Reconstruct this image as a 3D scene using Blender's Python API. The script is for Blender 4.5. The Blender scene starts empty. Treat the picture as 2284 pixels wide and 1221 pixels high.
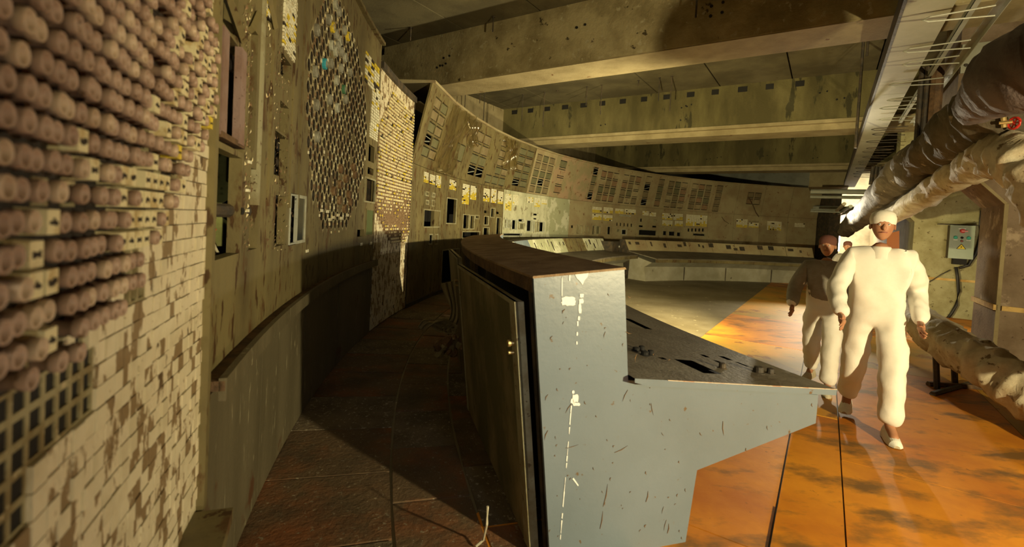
import bpy, bmesh, math, random
import numpy as np
from mathutils import Vector, Matrix, noise as mnoise
random.seed(7)
S = bpy.context.scene
COL = S.collection
PI = math.pi
# ------------------------------------------------------------------ camera
F_PX, PPY, PITCH, ROLL, CAMH = 1061.13, 529.92, 0.0309, 0.0525, 1.6
cF = np.array([0, math.cos(PITCH), -math.sin(PITCH)])
_U = np.array([0, math.sin(PITCH), math.cos(PITCH)]); _R = np.array([1., 0, 0])
cR = math.cos(ROLL)*_R + math.sin(ROLL)*_U
cU = -math.sin(ROLL)*_R + math.cos(ROLL)*_U
cam_d = bpy.data.cameras.new('camera'); cam = bpy.data.objects.new('camera', cam_d); COL.objects.link(cam)
cam.matrix_world = Matrix(((cR[0], cU[0], -cF[0], 0), (cR[1], cU[1], -cF[1], 0), (cR[2], cU[2], -cF[2], CAMH), (0, 0, 0, 1)))
cam_d.sensor_width = 36; cam_d.lens = F_PX*36/2284; cam_d.shift_y = (PPY-610.5)/2284
cam_d.clip_start = 0.05; cam_d.clip_end = 200
cam_d.dof.use_dof = True; cam_d.dof.focus_distance = 5.5; cam_d.dof.aperture_fstop = 2.4
S.camera = cam
S.cycles.diffuse_bounces = 2
# ------------------------------------------------------------------ world and exposure
S.view_settings.view_transform = 'Standard'; S.view_settings.look = 'None'
S.view_settings.exposure = -0.06; S.view_settings.gamma = 1.0; S.view_settings.use_curve_mapping = False
w = bpy.data.worlds.new('world'); S.world = w; w.use_nodes = True
w.node_tree.nodes['Background'].inputs[0].default_value = (0.8, 0.7, 0.45, 1)
w.node_tree.nodes['Background'].inputs[1].default_value = 0.0
# ------------------------------------------------------------------ frames: room (u along corridor, v to its right) and the curved wall
AL = 0.5833
DC = Vector((math.sin(AL), math.cos(AL), 0)); DB = Vector((math.cos(AL), -math.sin(AL), 0))
CX, CY, RW, T0, DT = 14.195, 6.713, 16.06, 0.0947, 0.088
HF, HT, LEAN = 2.546, 3.92, 0.30
def W(u, v, z=0): return DC*u + DB*v + Vector((0, 0, z))
def A(th, r, z): return Vector((CX - r*math.cos(th), CY + r*math.sin(th), z))
def ray(x, y): return cF + cR*(x-1142)/F_PX + cU*(PPY-y)/F_PX
def at(x, y, d): r = ray(x, y); return Vector((r*d)) + Vector((0, 0, CAMH))
def onz(x, y, z): r = ray(x, y); return Vector(r*((z-CAMH)/r[2])) + Vector((0, 0, CAMH))
def cyl(x, y, R=RW):
    r = ray(x, y); a = r[0]**2+r[1]**2; b = -(r[0]*CX+r[1]*CY); c = CX*CX+CY*CY-R*R
    t = (-b+math.sqrt(max(b*b-a*c, 0)))/a; P = r*t
    return math.atan2(P[1]-CY, CX-P[0]), P[2]+CAMH
def lean_r(z): return RW - LEAN*max(0, z-HF)/(HT-HF)
def proj(P):
    d = np.array([P[0], P[1], P[2]-CAMH]); z = d@cF
    return 1142+F_PX*(d@cR)/z, PPY-F_PX*(d@cU)/z
def key_light(name, kind, loc, target, power, color, size=0.3, **k):
    l = bpy.data.lights.new(name, kind); l.energy = power; l.color = color
    if kind == 'AREA': l.size = size; l.shape = 'DISK'
    else: l.shadow_soft_size = size
    for a_, v_ in k.items(): setattr(l, a_, v_)
    o = bpy.data.objects.new(name, l); COL.objects.link(o); o.location = loc
    o.rotation_euler = (Vector(target)-Vector(loc)).to_track_quat('-Z', 'Y').to_euler()
    return o
key_light('flash_lamp', 'SPOT', (3.5, -0.7, 1.58), (0.9, 9, 2.5), 1250, (1, .82, .44), .07, spot_size=2.15, spot_blend=.6)
key_light('mosaic_lamp', 'SPOT', (1.0, 0.35, .45), (-0.9, 1.15, .85), 34, (1, .84, .60), .04, spot_size=1.75, spot_blend=1.0)
key_light('wall_fill', 'SPOT', (4.9, 6.5, 1.52), (-.5, 10.6, 1.9), 2100, (1, .85, .48), .06, spot_size=1.7, spot_blend=.6)  # added hidden light to brighten the curved wall, no real lamp there
key_light('low_lamp', 'SPOT', (0.93, 5.2, 1.17), (6.0, 16, 1.3), 2600, (1, .84, .42), .06, spot_size=1.9, spot_blend=.9)
key_light('aisle_fill', 'SPOT', (-.35, -.3, 1.9), (-.15, 3.0, .5), 110, (1, .82, .55), .12, spot_size=1.0, spot_blend=.8)  # added fill behind the camera for the walkway and console door
key_light('console_fill', 'SPOT', (1.5, -1.2, 2.7), (.7, 2.7, 1.1), 60, (.90, .93, 1), .25, spot_size=.75, spot_blend=.7)  # added fill to lift the near console, not a real fixture
key_light('corridor_lamp', 'SPOT', W(15.2, -.15, 2.35), W(4, .9, 0), 700, (1, .88, .62), .1, spot_size=1.5, spot_blend=.6)
key_light('end_lamp', 'AREA', W(29, .4, 3.4), W(32, .4, 1.2), 900, (1, .96, .85), .8)
key_light('passage_lamp', 'POINT', W(11.6, 2.6, 1.2), W(0, 0, 0), 60, (1, .9, .6), .25)

# ------------------------------------------------------------------ materials
MATS = {}
def M(name, c1, c2=None, sc=3., lo=.45, hi=.6, rough=.65, metal=0, st=(1, 1, 1), c3=None, sc3=14., th3=.62, bump=.25, c4=None, sc4=5., th4=.6, st4=(1, 1, 1), spec=.4, bsc=30, soft=.05):
    if name in MATS: return MATS[name]
    m = bpy.data.materials.new(name); m.use_nodes = True; nt = m.node_tree; N = nt.nodes; L = nt.links
    b = N['Principled BSDF']; b.inputs['Roughness'].default_value = rough; b.inputs['Metallic'].default_value = metal
    b.inputs['Specular IOR Level'].default_value = spec
    tc = N.new('ShaderNodeNewGeometry')
    def noise(s, st, det=6, w=0):
        mp = N.new('ShaderNodeMapping'); mp.inputs['Scale'].default_value = st; mp.inputs['Location'].default_value = (w, w*.7, w*1.3)
        L.new(tc.outputs['Position'], mp.inputs[0]); n = N.new('ShaderNodeTexNoise')
        n.inputs['Scale'].default_value = s; n.inputs['Detail'].default_value = det; n.inputs['Roughness'].default_value = .62
        L.new(mp.outputs[0], n.inputs['Vector']); return n.outputs[0]
    def mix(fac, a, c):
        x = N.new('ShaderNodeMix'); x.data_type = 'RGBA'; L.new(fac, x.inputs[0])
        if isinstance(a, tuple): x.inputs[6].default_value = (*a, 1)
        else: L.new(a, x.inputs[6])
        x.inputs[7].default_value = (*c, 1); return x.outputs[2]
    def ramp(src, lo, hi):
        r = N.new('ShaderNodeMapRange'); r.inputs[1].default_value = lo; r.inputs[2].default_value = hi; L.new(src, r.inputs[0]); return r.outputs[0]
    col = c1
    if c2: col = mix(ramp(noise(sc, st), lo, hi), col, c2)
    if c3: col = mix(ramp(noise(sc3, st, 4, 5.), th3, th3+.04), col, c3)
    if c4: col = mix(ramp(noise(sc4, st4, 8, 11.), th4, th4+soft), col, c4)
    if isinstance(col, tuple): b.inputs['Base Color'].default_value = (*col, 1)
    else: L.new(col, b.inputs['Base Color'])
    if bump:
        bp = N.new('ShaderNodeBump'); bp.inputs['Strength'].default_value = bump; bp.inputs['Distance'].default_value = .02
        L.new(noise(bsc, (1, 1, 1), 5, 3.), bp.inputs['Height']); L.new(bp.outputs[0], b.inputs['Normal'])
    MATS[name] = m; return m
def ME(name, col, s):
    if name in MATS: return MATS[name]
    m = bpy.data.materials.new(name); m.use_nodes = True; b = m.node_tree.nodes['Principled BSDF']
    b.inputs['Base Color'].default_value = (*col, 1); b.inputs['Emission Color'].default_value = (*col, 1); b.inputs['Emission Strength'].default_value = s
    MATS[name] = m; return m
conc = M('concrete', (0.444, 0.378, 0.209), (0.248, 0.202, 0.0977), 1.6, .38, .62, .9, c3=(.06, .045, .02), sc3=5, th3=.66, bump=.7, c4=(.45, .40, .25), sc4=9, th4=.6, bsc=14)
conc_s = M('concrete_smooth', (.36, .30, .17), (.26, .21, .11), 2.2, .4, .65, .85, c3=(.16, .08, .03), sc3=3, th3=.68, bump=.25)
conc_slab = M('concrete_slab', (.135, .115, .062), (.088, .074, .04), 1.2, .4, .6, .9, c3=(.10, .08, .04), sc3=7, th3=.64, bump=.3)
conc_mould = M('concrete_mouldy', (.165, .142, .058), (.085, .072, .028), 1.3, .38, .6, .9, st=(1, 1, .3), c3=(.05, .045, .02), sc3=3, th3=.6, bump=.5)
conc_r = M('concrete_red', (0.27, 0.203, 0.143), (0.18, 0.128, 0.0825), 3, .4, .65, .9, c3=(.09, .06, .04), sc3=16, th3=.64, bump=.5, c4=(.46, .36, .26), sc4=2.2, th4=.58)
orange = M('orange_floor', (.76, .30, .016), (.50, .155, .008), 1.1, .35, .65, .58, c3=(.34, .12, .01), sc3=9, th3=.68, bump=.12, c4=(.20, .095, .02), sc4=1.9, th4=.50, soft=.14, st4=(1, 2, 1), spec=.5, bsc=6)
orange2 = M('orange_floor_olive', (.66, .31, .025), (.40, .25, .03), .8, .4, .6, .58, c3=(.30, .12, .012), sc3=3, th3=.6, bump=.12, spec=.5, bsc=6)
greyfloor = M('grey_floor', (0.225, 0.188, 0.112), (0.15, 0.12, 0.0638), .9, .38, .62, .6, st=(1, 1, 1), c3=(.42, .36, .22), sc3=6, th3=.64, bump=.2)
brownfloor = M('brown_floor', (.13, .085, .045), (.24, .085, .028), 1.6, .46, .66, .75, c3=(.30, .25, .17), sc3=42, th3=.62, bump=.5, c4=(.05, .038, .022), sc4=2.5, th4=.45, soft=.3)
brownfloor2 = M('brown_floor_dusty', (.17, .13, .08), (.09, .07, .04), 2.6, .42, .62, .85, c3=(.36, .31, .22), sc3=38, th3=.6, bump=.7)
olive = M('olive_panel_paint', (.205, .17, .078), (.125, .10, .05), 2.2, .4, .65, .5, c3=(.07, .038, .016), sc3=13, th3=.585, bump=.15, c4=(.11, .06, .025), sc4=7, th4=.565, st4=(1, 1, .5), soft=.08, st=(1, 1, .35))
olive_d = M('olive_lower_paint', (.15, .128, .078), (.10, .085, .05), 2.5, .4, .65, .5, c3=(.30, .27, .17), sc3=26, th3=.63, st=(1, 1, .16), bump=.2, c4=(.10, .05, .025), sc4=2, th4=.62)
beige = M('beige_panel_paint', (0.411, 0.352, 0.205), (0.352, 0.274, 0.156), 1.6, .42, .6, .55, c3=(.20, .11, .05), sc3=7, th3=.64, bump=.15)
rosy = M('rosy_panel_paint', (0.411, 0.29, 0.178), (0.318, 0.271, 0.15), 2., .44, .56, .6, c3=(.22, .12, .06), sc3=5, th3=.6, bump=.2)
pale = M('pale_panel_paint', (.68, .68, .50), (.50, .50, .34), 3., .42, .6, .5, c3=(.22, .18, .10), sc3=9, th3=.60, bump=.2, st=(1, 1, .5))
palegreen = M('pale_green_paint', (.40, .41, .26), (.62, .62, .46), 2., .52, .58, .55, c3=(.2, .17, .08), sc3=8, th3=.63, bump=.15)
bluegrey = M('blue_grey_paint', (.165, .208, .25), (.14, .178, .21), 1.2, .4, .65, .36, c3=(.13, .085, .045), sc3=21, th3=.665, bump=.05, spec=.5, c4=(.16, .12, .07), sc4=7, th4=.70, st4=(2.5, 2.5, .6))
greydesk = M('dirty_grey_top', (.17, .15, .115), (.11, .09, .065), 3, .4, .65, .55, c3=(.30, .27, .2), sc3=50, th3=.66, bump=.3)
rusttop = M('rusty_dusty_top', (.36, .25, .14), (.22, .14, .075), 5, .4, .62, .85, c3=(.55, .47, .33), sc3=60, th3=.66, bump=.6)
doorm = M('console_door_paint', (.125, .115, .055), (.30, .245, .14), 1.3, .46, .58, .6, st=(1, 1, .5), c3=(.07, .05, .03), sc3=18, th3=.64, bump=.25)  # pale patches put the light falling on the door into its paint
doorstrip = M('door_edge_paint', (.36, .34, .22), (.26, .22, .12), 6, .45, .6, .5, c3=(.12, .08, .04), sc3=30, th3=.62, bump=.2)
black = M('black_interior', (.012, .011, .01), rough=.8, bump=0)
dark = M('dark_metal', (.045, .038, .03), (.09, .065, .04), 8, .45, .6, .6, bump=.3)
rust = M('rust_metal', (.17, .10, .05), (.08, .05, .03), 9, .4, .6, .8, bump=.5)
cream = M('torn_cream_tile', (.72, .64, .46), (.27, .19, .10), 13, .505, .53, .6, st=(1, 1, .45), c3=(.11, .07, .035), sc3=20, th3=.645, bump=.35, bsc=60)
cream2 = M('plain_cream_tile', (.72, .65, .47), (.62, .55, .38), 6, .45, .6, .6, c3=(.33, .25, .13), sc3=22, th3=.65, bump=.2)
keycream = M('cream_key', (.78, .70, .44), (.55, .42, .2), 18, .5, .62, .5, bump=.15)
keywhite = M('white_lamp_key', (.86, .84, .66), (.60, .52, .32), 25, .52, .6, .45, bump=.1)
keyyellow = M('yellow_lamp_key', (.80, .62, .05), (.45, .33, .06), 25, .5, .62, .45, bump=.1)
keybrown = M('brown_dirty_key', (.20, .12, .06), (.38, .27, .15), 20, .5, .65, .7, bump=.2)
keydark = M('dark_key', (.035, .025, .018), rough=.7, bump=0)
cupm = M('pink_beige_cup', (.44, .31, .235), (.30, .195, .14), 9, .4, .65, .45, c3=(.15, .09, .05), sc3=30, th3=.64, bump=.1)
cupm2 = M('pale_cup', (.56, .43, .31), (.40, .28, .19), 9, .4, .65, .4, bump=.1)
gridm = M('grid_bar_paint', (.34, .30, .17), (.22, .17, .08), 12, .45, .6, .6, c3=(.5, .42, .25), sc3=30, th3=.6, bump=.3)
face_g = M('instrument_face_green', (.15, .15, .08), (.19, .175, .10), 7, .4, .6, .35, bump=.1)
face_b = M('instrument_face_beige', (.26, .215, .12), (.21, .16, .09), 7, .4, .6, .4, bump=.1)
face_r = M('instrument_face_rosy', (.34, .21, .12), (.26, .18, .10), 7, .4, .6, .4, bump=.1)
pinkm = M('pinkish_housing_paint', (.30, .21, .19), (.24, .15, .12), 5, .4, .6, .6, c3=(.08, .04, .03), sc3=22, th3=.63, bump=.2)
whitefr = M('pale_frame_paint', (.50, .52, .44), (.38, .38, .3), 8, .45, .6, .5, bump=.1)
greenpost = M('green_post_paint', (.30, .33, .12), (.20, .21, .08), 4, .45, .6, .5, bump=.1)
steel = M('pale_steel', (.50, .52, .46), (.36, .36, .28), 1.5, .4, .65, .45, metal=.25, bump=.1)
board = M('pale_duct_board', (.48, .47, .36), (.38, .37, .26), 1.6, .4, .65, .6, c3=(.2, .15, .08), sc3=6, th3=.68, bump=.1)
wrap = M('canvas_wrap', (.62, .56, .42), (.42, .34, .22), 5, .42, .62, .7, c3=(.2, .14, .08), sc3=9, th3=.63, bump=.6, bsc=9)
wrapd = M('dirty_dark_wrap', (.13, .105, .07), (.07, .055, .035), 3, .42, .6, .75, c3=(.33, .27, .18), sc3=6, th3=.64, bump=.8, bsc=7)
cloth = M('old_sacking', (.38, .32, .18), (.26, .22, .12), 6, .4, .6, .9, bump=.5, st=(2, 2, .4))
white_suit = M('white_cotton', (.93, .90, .84), (.84, .80, .72), 4, .4, .7, .85, bump=.12)
skinm = M('skin', (.50, .25, .14), (.44, .20, .11), 12, .4, .6, .5, bump=.02)
greysuit = M('grey_cotton', (.33, .31, .27), (.25, .23, .19), 5, .4, .6, .9, bump=.2)
darksuit = M('dark_red_cotton', (.15, .06, .045), rough=.9, bump=.1)
redm = M('red_plastic', (.55, .03, .02), rough=.4, bump=0)
redpaint = M('red_primer_steel', (.50, .15, .08), (.36, .10, .05), 6, .4, .6, .6, bump=.1)
greenm = M('green_plastic', (.03, .42, .30), rough=.4, bump=0)
yellowm = M('yellow_sign', (.95, .75, .02), rough=.5, bump=0)
boxm = M('grey_green_enamel', (.33, .39, .30), (.29, .35, .26), 3, .4, .6, .4, bump=.02)
whitel = M('white_label', (.85, .85, .8), rough=.5, bump=0)
yellowwood = M('yellow_timber', (.66, .45, .16), (.46, .28, .08), 6, .4, .6, .7, bump=.2)
cablem = M('black_cable', (.03, .028, .025), rough=.5, bump=0)
redwire = M('red_wire', (.45, .08, .05), rough=.5, bump=0)
whitewire = M('pale_wire', (.6, .56, .42), rough=.5, bump=0)
brassm = M('brass', (.6, .45, .2), rough=.35, metal=.8, bump=0)
bluem = M('blue_disc', (.05, .38, .50), rough=.4, bump=0)
discg = M('grey_disc', (.36, .36, .30), (.2, .19, .15), 8, .4, .6, .4, bump=.1)
discgr = M('green_disc', (.08, .22, .12), rough=.4, bump=0)
lime = ME('green_lamp_glow', (.55, .85, .15), .5)
lampe = ME('tube_light', (1, .97, .88), 30)
def plastic():
    m = bpy.data.materials.new('clear_film'); m.use_nodes = True; nt = m.node_tree; N = nt.nodes; L = nt.links
    N.remove(N['Principled BSDF']); g = N.new('ShaderNodeBsdfGlossy'); g.inputs['Roughness'].default_value = .18; g.inputs['Color'].default_value = (1, .97, .85, 1)
    t = N.new('ShaderNodeBsdfTransparent'); t.inputs['Color'].default_value = (.95, .91, .80, 1)
    d = N.new('ShaderNodeBsdfTranslucent'); d.inputs['Color'].default_value = (.5, .42, .26, 1)
    f = N.new('ShaderNodeLayerWeight'); f.inputs[0].default_value = .34
    x = N.new('ShaderNodeMixShader'); L.new(f.outputs['Facing'], x.inputs[0]); L.new(t.outputs[0], x.inputs[1]); L.new(g.outputs[0], x.inputs[2])
    y = N.new('ShaderNodeMixShader'); y.inputs[0].default_value = .07; L.new(x.outputs[0], y.inputs[1]); L.new(d.outputs[0], y.inputs[2])
    L.new(y.outputs[0], N['Material Output'].inputs[0]); return m
film = plastic()

# ------------------------------------------------------------------ mesh helpers
class MB:
    def __init__(s): s.v = []; s.f = []; s.m = []; s.mats = []
    def mi(s, mat):
        if mat not in s.mats: s.mats.append(mat)
        return s.mats.index(mat)
    def face(s, pts, mat):
        n = len(s.v); s.v += [tuple(p) for p in pts]; s.f.append(tuple(range(n, n+len(pts)))); s.m.append(s.mi(mat))
    def hexa(s, c, mat, top=None):
        # c: 8 corners, bottom 4 then top 4 (same winding)
        n = len(s.v); s.v += [tuple(p) for p in c]; k = s.mi(mat)
        for i, q in enumerate(((3, 2, 1, 0), (4, 5, 6, 7), (0, 1, 5, 4), (1, 2, 6, 5), (2, 3, 7, 6), (3, 0, 4, 7))):
            s.f.append(tuple(n+j for j in q)); s.m.append(s.mi(top) if (top and i == 1) else k)
    def rbox(s, u0, u1, v0, v1, z0, z1, mat):   # a box along the room axes
        s.hexa([W(u0, v0, z0), W(u1, v0, z0), W(u1, v1, z0), W(u0, v1, z0), W(u0, v0, z1), W(u1, v0, z1), W(u1, v1, z1), W(u0, v1, z1)], mat)
    def abox(s, t0, t1, r0, r1, z0, z1, mat, dr=0.):    # a box along the arc; r0 room side, r1 wall side; dr leans the top
        s.hexa([A(t0, r0, z0), A(t1, r0, z0), A(t1, r1, z0), A(t0, r1, z0), A(t0, r0-dr, z1), A(t1, r0-dr, z1), A(t1, r1-dr, z1), A(t0, r1-dr, z1)], mat)
    def tube(s, pts, r, mat, n=8, rr=None, cap=True):
        pts = [Vector(p) for p in pts]; rings = []; k = s.mi(mat)
        for i, p in enumerate(pts):
            d = (pts[min(i+1, len(pts)-1)]-pts[max(i-1, 0)]).normalized()
            a = d.cross(Vector((0, 0, 1)))
            if a.length < .05: a = d.cross(Vector((1, 0, 0)))
            a.normalize(); b = d.cross(a); q = rr[i] if rr else r; rg = []
            for j in range(n):
                t = 2*PI*j/n; qq = q(i, j) if callable(q) else q
                rg.append(len(s.v)); s.v.append(tuple(p + (a*math.cos(t)+b*math.sin(t))*qq))
            rings.append(rg)
        for A_, B_ in zip(rings, rings[1:]):
            for j in range(n): s.f.append((A_[j], A_[(j+1) % n], B_[(j+1) % n], B_[j])); s.m.append(k)
        if cap: s.f.append(tuple(rings[0][::-1])); s.m.append(k); s.f.append(tuple(rings[-1])); s.m.append(k)
    def lathe(s, prof, mat, o=(0, 0, 0), ax=(0, 0, 1), n=12, mat2=None, k2=99):
        ax = Vector(ax).normalized(); a = ax.cross(Vector((0, 0, 1)))
        if a.length < .05: a = ax.cross(Vector((1, 0, 0)))
        a.normalize(); b = ax.cross(a); o = Vector(o); rings = []
        for r, h in prof:
            rings.append([len(s.v)+j for j in range(n)])
            s.v += [tuple(o+ax*h+(a*math.cos(2*PI*j/n)+b*math.sin(2*PI*j/n))*r) for j in range(n)]
        for i, (A_, B_) in enumerate(zip(rings, rings[1:])):
            k = s.mi(mat2 if (mat2 and i >= k2) else mat)
            for j in range(n): s.f.append((A_[j], A_[(j+1) % n], B_[(j+1) % n], B_[j])); s.m.append(k)
        s.f.append(tuple(rings[-1])); s.m.append(s.mi(mat2 or mat))
    def build(s, name, parent=None, smooth=False, loc=None, fix=True, kind=None):
        me = bpy.data.meshes.new(name)
        off = Vector(parent_origin(parent)) if parent is not None else Vector(loc or (0, 0, 0))
        me.from_pydata([tuple(Vector(v)-off) for v in s.v], [], s.f)
        for m in s.mats: me.materials.append(m)
        me.polygons.foreach_set('material_index', s.m)
        if smooth: me.polygons.foreach_set('use_smooth', [True]*len(s.f))
        if fix:
            bm = bmesh.new(); bm.from_mesh(me); bmesh.ops.remove_doubles(bm, verts=bm.verts, dist=1e-5); bmesh.ops.recalc_face_normals(bm, faces=bm.faces); bm.to_mesh(me); bm.free()
        me.update()
        o = bpy.data.objects.new(name, me); COL.objects.link(o)
        if parent is not None: o.parent = parent
        else: o.location = off
        if kind: o['kind'] = kind
        return o
def parent_origin(o):
    p = Vector((0, 0, 0))
    while o is not None: p += o.location; o = o.parent
    return p
def thing(name, label, cat, loc, group=None):
    o = bpy.data.objects.new(name, None); COL.objects.link(o); o.location = loc; o.empty_display_size = .1
    o['label'] = label; o['category'] = cat
    if group: o['group'] = group
    return o
def tag(o, label, cat, group=None):
    o['label'] = label; o['category'] = cat
    if group: o['group'] = group
    return o
def struct(name, mb, **k): o = mb.build(name, **k); o['kind'] = 'structure'; return o
def inst(name, mesh, mat4, parent):
    o = bpy.data.objects.new(name, mesh); COL.objects.link(o); o.parent = parent
    o.matrix_basis = Matrix.Translation(-parent_origin(parent)) @ mat4; return o
def frame_at(th, r, z, lean=0.):
    # local x along the arc, y up, z out of the wall into the room
    zz = Vector((math.cos(th), -math.sin(th), 0)); xx = Vector((math.sin(th), math.cos(th), 0)); yy = Vector((0, 0, 1))
    if lean: yy, zz = (yy*math.cos(lean)+zz*math.sin(lean)), (zz*math.cos(lean)-yy*math.sin(lean))
    p = A(th, r, z); m = Matrix((xx, yy, zz)).transposed().to_4x4(); m.translation = p
    return m
def inpoly(x, y, P):
    c = False; j = len(P)-1
    for i in range(len(P)):
        if (P[i][1] > y) != (P[j][1] > y) and x < (P[j][0]-P[i][0])*(y-P[i][1])/(P[j][1]-P[i][1])+P[i][0]: c = not c
        j = i
    return c
# plate on the curved wall with rectangular holes; coordinates (th, z); rf(z) gives the radius
def plate(mb, t0, t1, z0, z1, holes, mat, rf=lambda z: RW, dep=.06, nt=3, skip=None):
    ts = {t0, t1}; zs = {z0, z1}
    for k in range(1, nt): ts.add(t0+(t1-t0)*k/nt)
    H = []
    for h in holes:
        a, b, c, d = h[:4]; a, b = max(t0, min(a, b)), min(t1, max(a, b)); c, d = max(z0, min(c, d)), min(z1, max(c, d))
        if a < b and c < d: ts |= {a, b}; zs |= {c, d}; H.append((a, b, c, d))
    ts = sorted(ts); zs = sorted(zs)
    sol = [[not any(a-1e-9 <= (ts[i]+ts[i+1])/2 <= b and c-1e-9 <= (zs[j]+zs[j+1])/2 <= d for a, b, c, d in H) for j in range(len(zs)-1)] for i in range(len(ts)-1)]
    P = lambda i, j, e=0.: A(ts[i], rf(zs[j])+e, zs[j])
    for i in range(len(ts)-1):
        for j in range(len(zs)-1):
            if not sol[i][j]: continue
            mb.face([P(i, j), P(i+1, j), P(i+1, j+1), P(i, j+1)], mat)
            for (di, dj, a, b) in ((-1, 0, (i, j), (i, j+1)), (1, 0, (i+1, j), (i+1, j+1)), (0, -1, (i, j), (i+1, j)), (0, 1, (i, j+1), (i+1, j+1))):
                x, y = i+di, j+dj
                if not (0 <= x < len(ts)-1 and 0 <= y < len(zs)-1) or not sol[x][y]:
                    mb.face([P(*a), P(*b), P(*b, dep), P(*a, dep)], mat)
def R4(x0, y0, x1, y1):      # a measured rectangle on the curved wall -> (th0, th1, z0, z1)
    xm, ym = (x0+x1)/2, (y0+y1)/2
    return cyl(x0, ym)[0], cyl(x1, ym)[0], cyl(xm, y1)[1], cyl(xm, y0)[1]

# ================================================================== the setting
# ---- floor
fl = bpy.data.objects.new('floor', None); COL.objects.link(fl); fl['kind'] = 'structure'
mb = MB(); mb.rbox(-6, 34, -11, 5, -.2, -.02, greyfloor); mb.build('subfloor', fl)
mb = MB(); mb.rbox(-6, 26.5, -8.2, -1.5, -.02, 0, greyfloor); g_ = mb.build('grey_sheet', fl)
us = [-3, -.2, 2.7, 4.6, 7.9, 10.4, 13.6, 17.2, 21, 26, 33]
vs = [(-1.5, -.152), (-.146, .18), (.186, 1.5), (1.506, 4.4)]
for i in range(len(us)-1):
    for j, (a, b) in enumerate(vs):
        a2, b2 = a+random.uniform(0, .004), b-random.uniform(0, .004)
        mb = MB(); h = .004+.006*random.random()+(.006 if j == 1 else 0)
        sh = [0, .5, -.4, .3][j]
        mb.rbox(us[i]+sh+.006, us[i+1]+sh-.006, a2, b2, -.02, h, random.choice([orange, orange, orange2]) if (i, j) != (6, 0) else orange2)
        mb.build('floor_sheet', fl)
for i in range(22):      # walkway slabs behind the console
    t0 = -.46+i*.042; rs = [16.2, 15.35, 14.9, 14.2]
    for j in range(3):
        mb = MB(); o_ = (.02 if j % 2 else 0); e = .0006
        mb.abox(t0+o_+e, t0+o_+.042-e, rs[j+1]+.008, rs[j]-.008, -.02, .006+.008*random.random(), brownfloor if (i+j) % 3 else brownfloor2)
        mb.build('floor_slab', fl)
# ---- ceiling and beams
ce = bpy.data.objects.new('ceiling', None); COL.objects.link(ce); ce['kind'] = 'structure'
SLAB, BB = 5.37, 4.13
for (u0, u1, zz) in ((-3, 6.7, 5.06), (7.45, 13.1, SLAB), (14.0, 20.7, SLAB), (21.6, 34, SLAB)):
    v = -10.5
    while v < 4.6:
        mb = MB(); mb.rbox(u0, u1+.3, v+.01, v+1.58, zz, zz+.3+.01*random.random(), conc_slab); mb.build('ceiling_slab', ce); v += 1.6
beams = []
for n, (u0, u1, z1, mt, vl) in enumerate(((6.7, 7.45, 5.06, conc, -7.8), (13.1, 14.0, SLAB, conc_mould, -9.3), (20.7, 21.6, SLAB, conc_mould, -9.3))):
    mb = MB()
    mb.rbox(u0, u1, vl, 4.4, BB+(.0 if n == 0 else .16), z1, mt)
    if n: mb.rbox(u0-.03, u1+.12, vl, 4.4, BB+.14, BB+.22, conc_s); mb.rbox(u0+.1, u1+.0, vl, 4.4, BB, BB+.14, conc_s)
    else: mb.rbox(u0+.01, u1-.01, vl, 4.4, BB-.02, BB+.0, conc_s)
    b = struct('ceiling_beam', mb); beams.append(b)
    for k in range(14 if n == 1 else 0):
        v = -8.9+k*.62; m2 = MB(); m2.rbox(u0-.012, u0+.05, v, v+.17+.05*random.random(), z1-.2, z1-.07, black); m2.build('anchor_socket', b)
    for k in range(6):
        v = random.uniform(-7.2, .2); z = random.uniform(BB+.3, z1-.35); m2 = MB()
        m2.lathe([(.022, 0), (.02, .012)], black, W(u0-.002, v, z), -DC, 8); m2.lathe([(.02, 0), (.018, .012)], black, W(u0-.002, v+.14, z+.02), -DC, 8); m2.build('bolt_hole', b)
# ---- walls
mb = MB(); v0 = -9.3
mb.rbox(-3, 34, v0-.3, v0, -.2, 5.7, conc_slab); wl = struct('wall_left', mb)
for k in range(9):
    mb = MB(); u = 2.0+k*2.55; mb.rbox(u+.05, u+2.5, v0, v0+.06, 3.0, 5.36, conc_s); mb.build('wall_panel', wl)
mb = MB(); mb.rbox(33, 33.3, -10, 5, -.2, 5.7, conc_s); struct('wall_far', mb)
mb = MB(); mb.rbox(28.2, 28.5, -9.3, -.62, 0, 5.4, M('grey_wall', (.25, .26, .22), (.2, .2, .17), 2, bump=.1)); struct('wall_back', mb)
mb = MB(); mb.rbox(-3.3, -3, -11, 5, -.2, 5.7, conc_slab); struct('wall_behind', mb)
mb = MB(); mb.rbox(-3, 34, 4.4, 4.7, -.2, 5.7, conc_r); struct('wall_right', mb)
def cross_wall(name, u0, u1, vleft, vj, zt, ch, mat, dz=0, vtop=None):
    # a wall facing us with a passage at its left end whose upper corner is chamfered
    mb = MB(); vt = vleft
    P = [(vj, 0), (4.4, 0), (4.4, 5.36), (vt, 5.36), (vt, zt), (vj-ch, zt), (vj, zt-ch*1.1)]
    for uu in (u0, u1): mb.face([W(uu, v, z) for v, z in P], mat)
    for i in range(len(P)):
        a, b = P[i], P[(i+1) % len(P)]; mb.face([W(u0, *a), W(u0, *b), W(u1, *b), W(u1, *a)], mat)
    return struct(name, mb)
wf = cross_wall('wall_right_front', 8.6, 9.7, 1.34, 1.88, 2.5, .30, conc_r)
mb = MB()
for (v, z, w_) in ((1.84, .62, 0), ): pass
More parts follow.
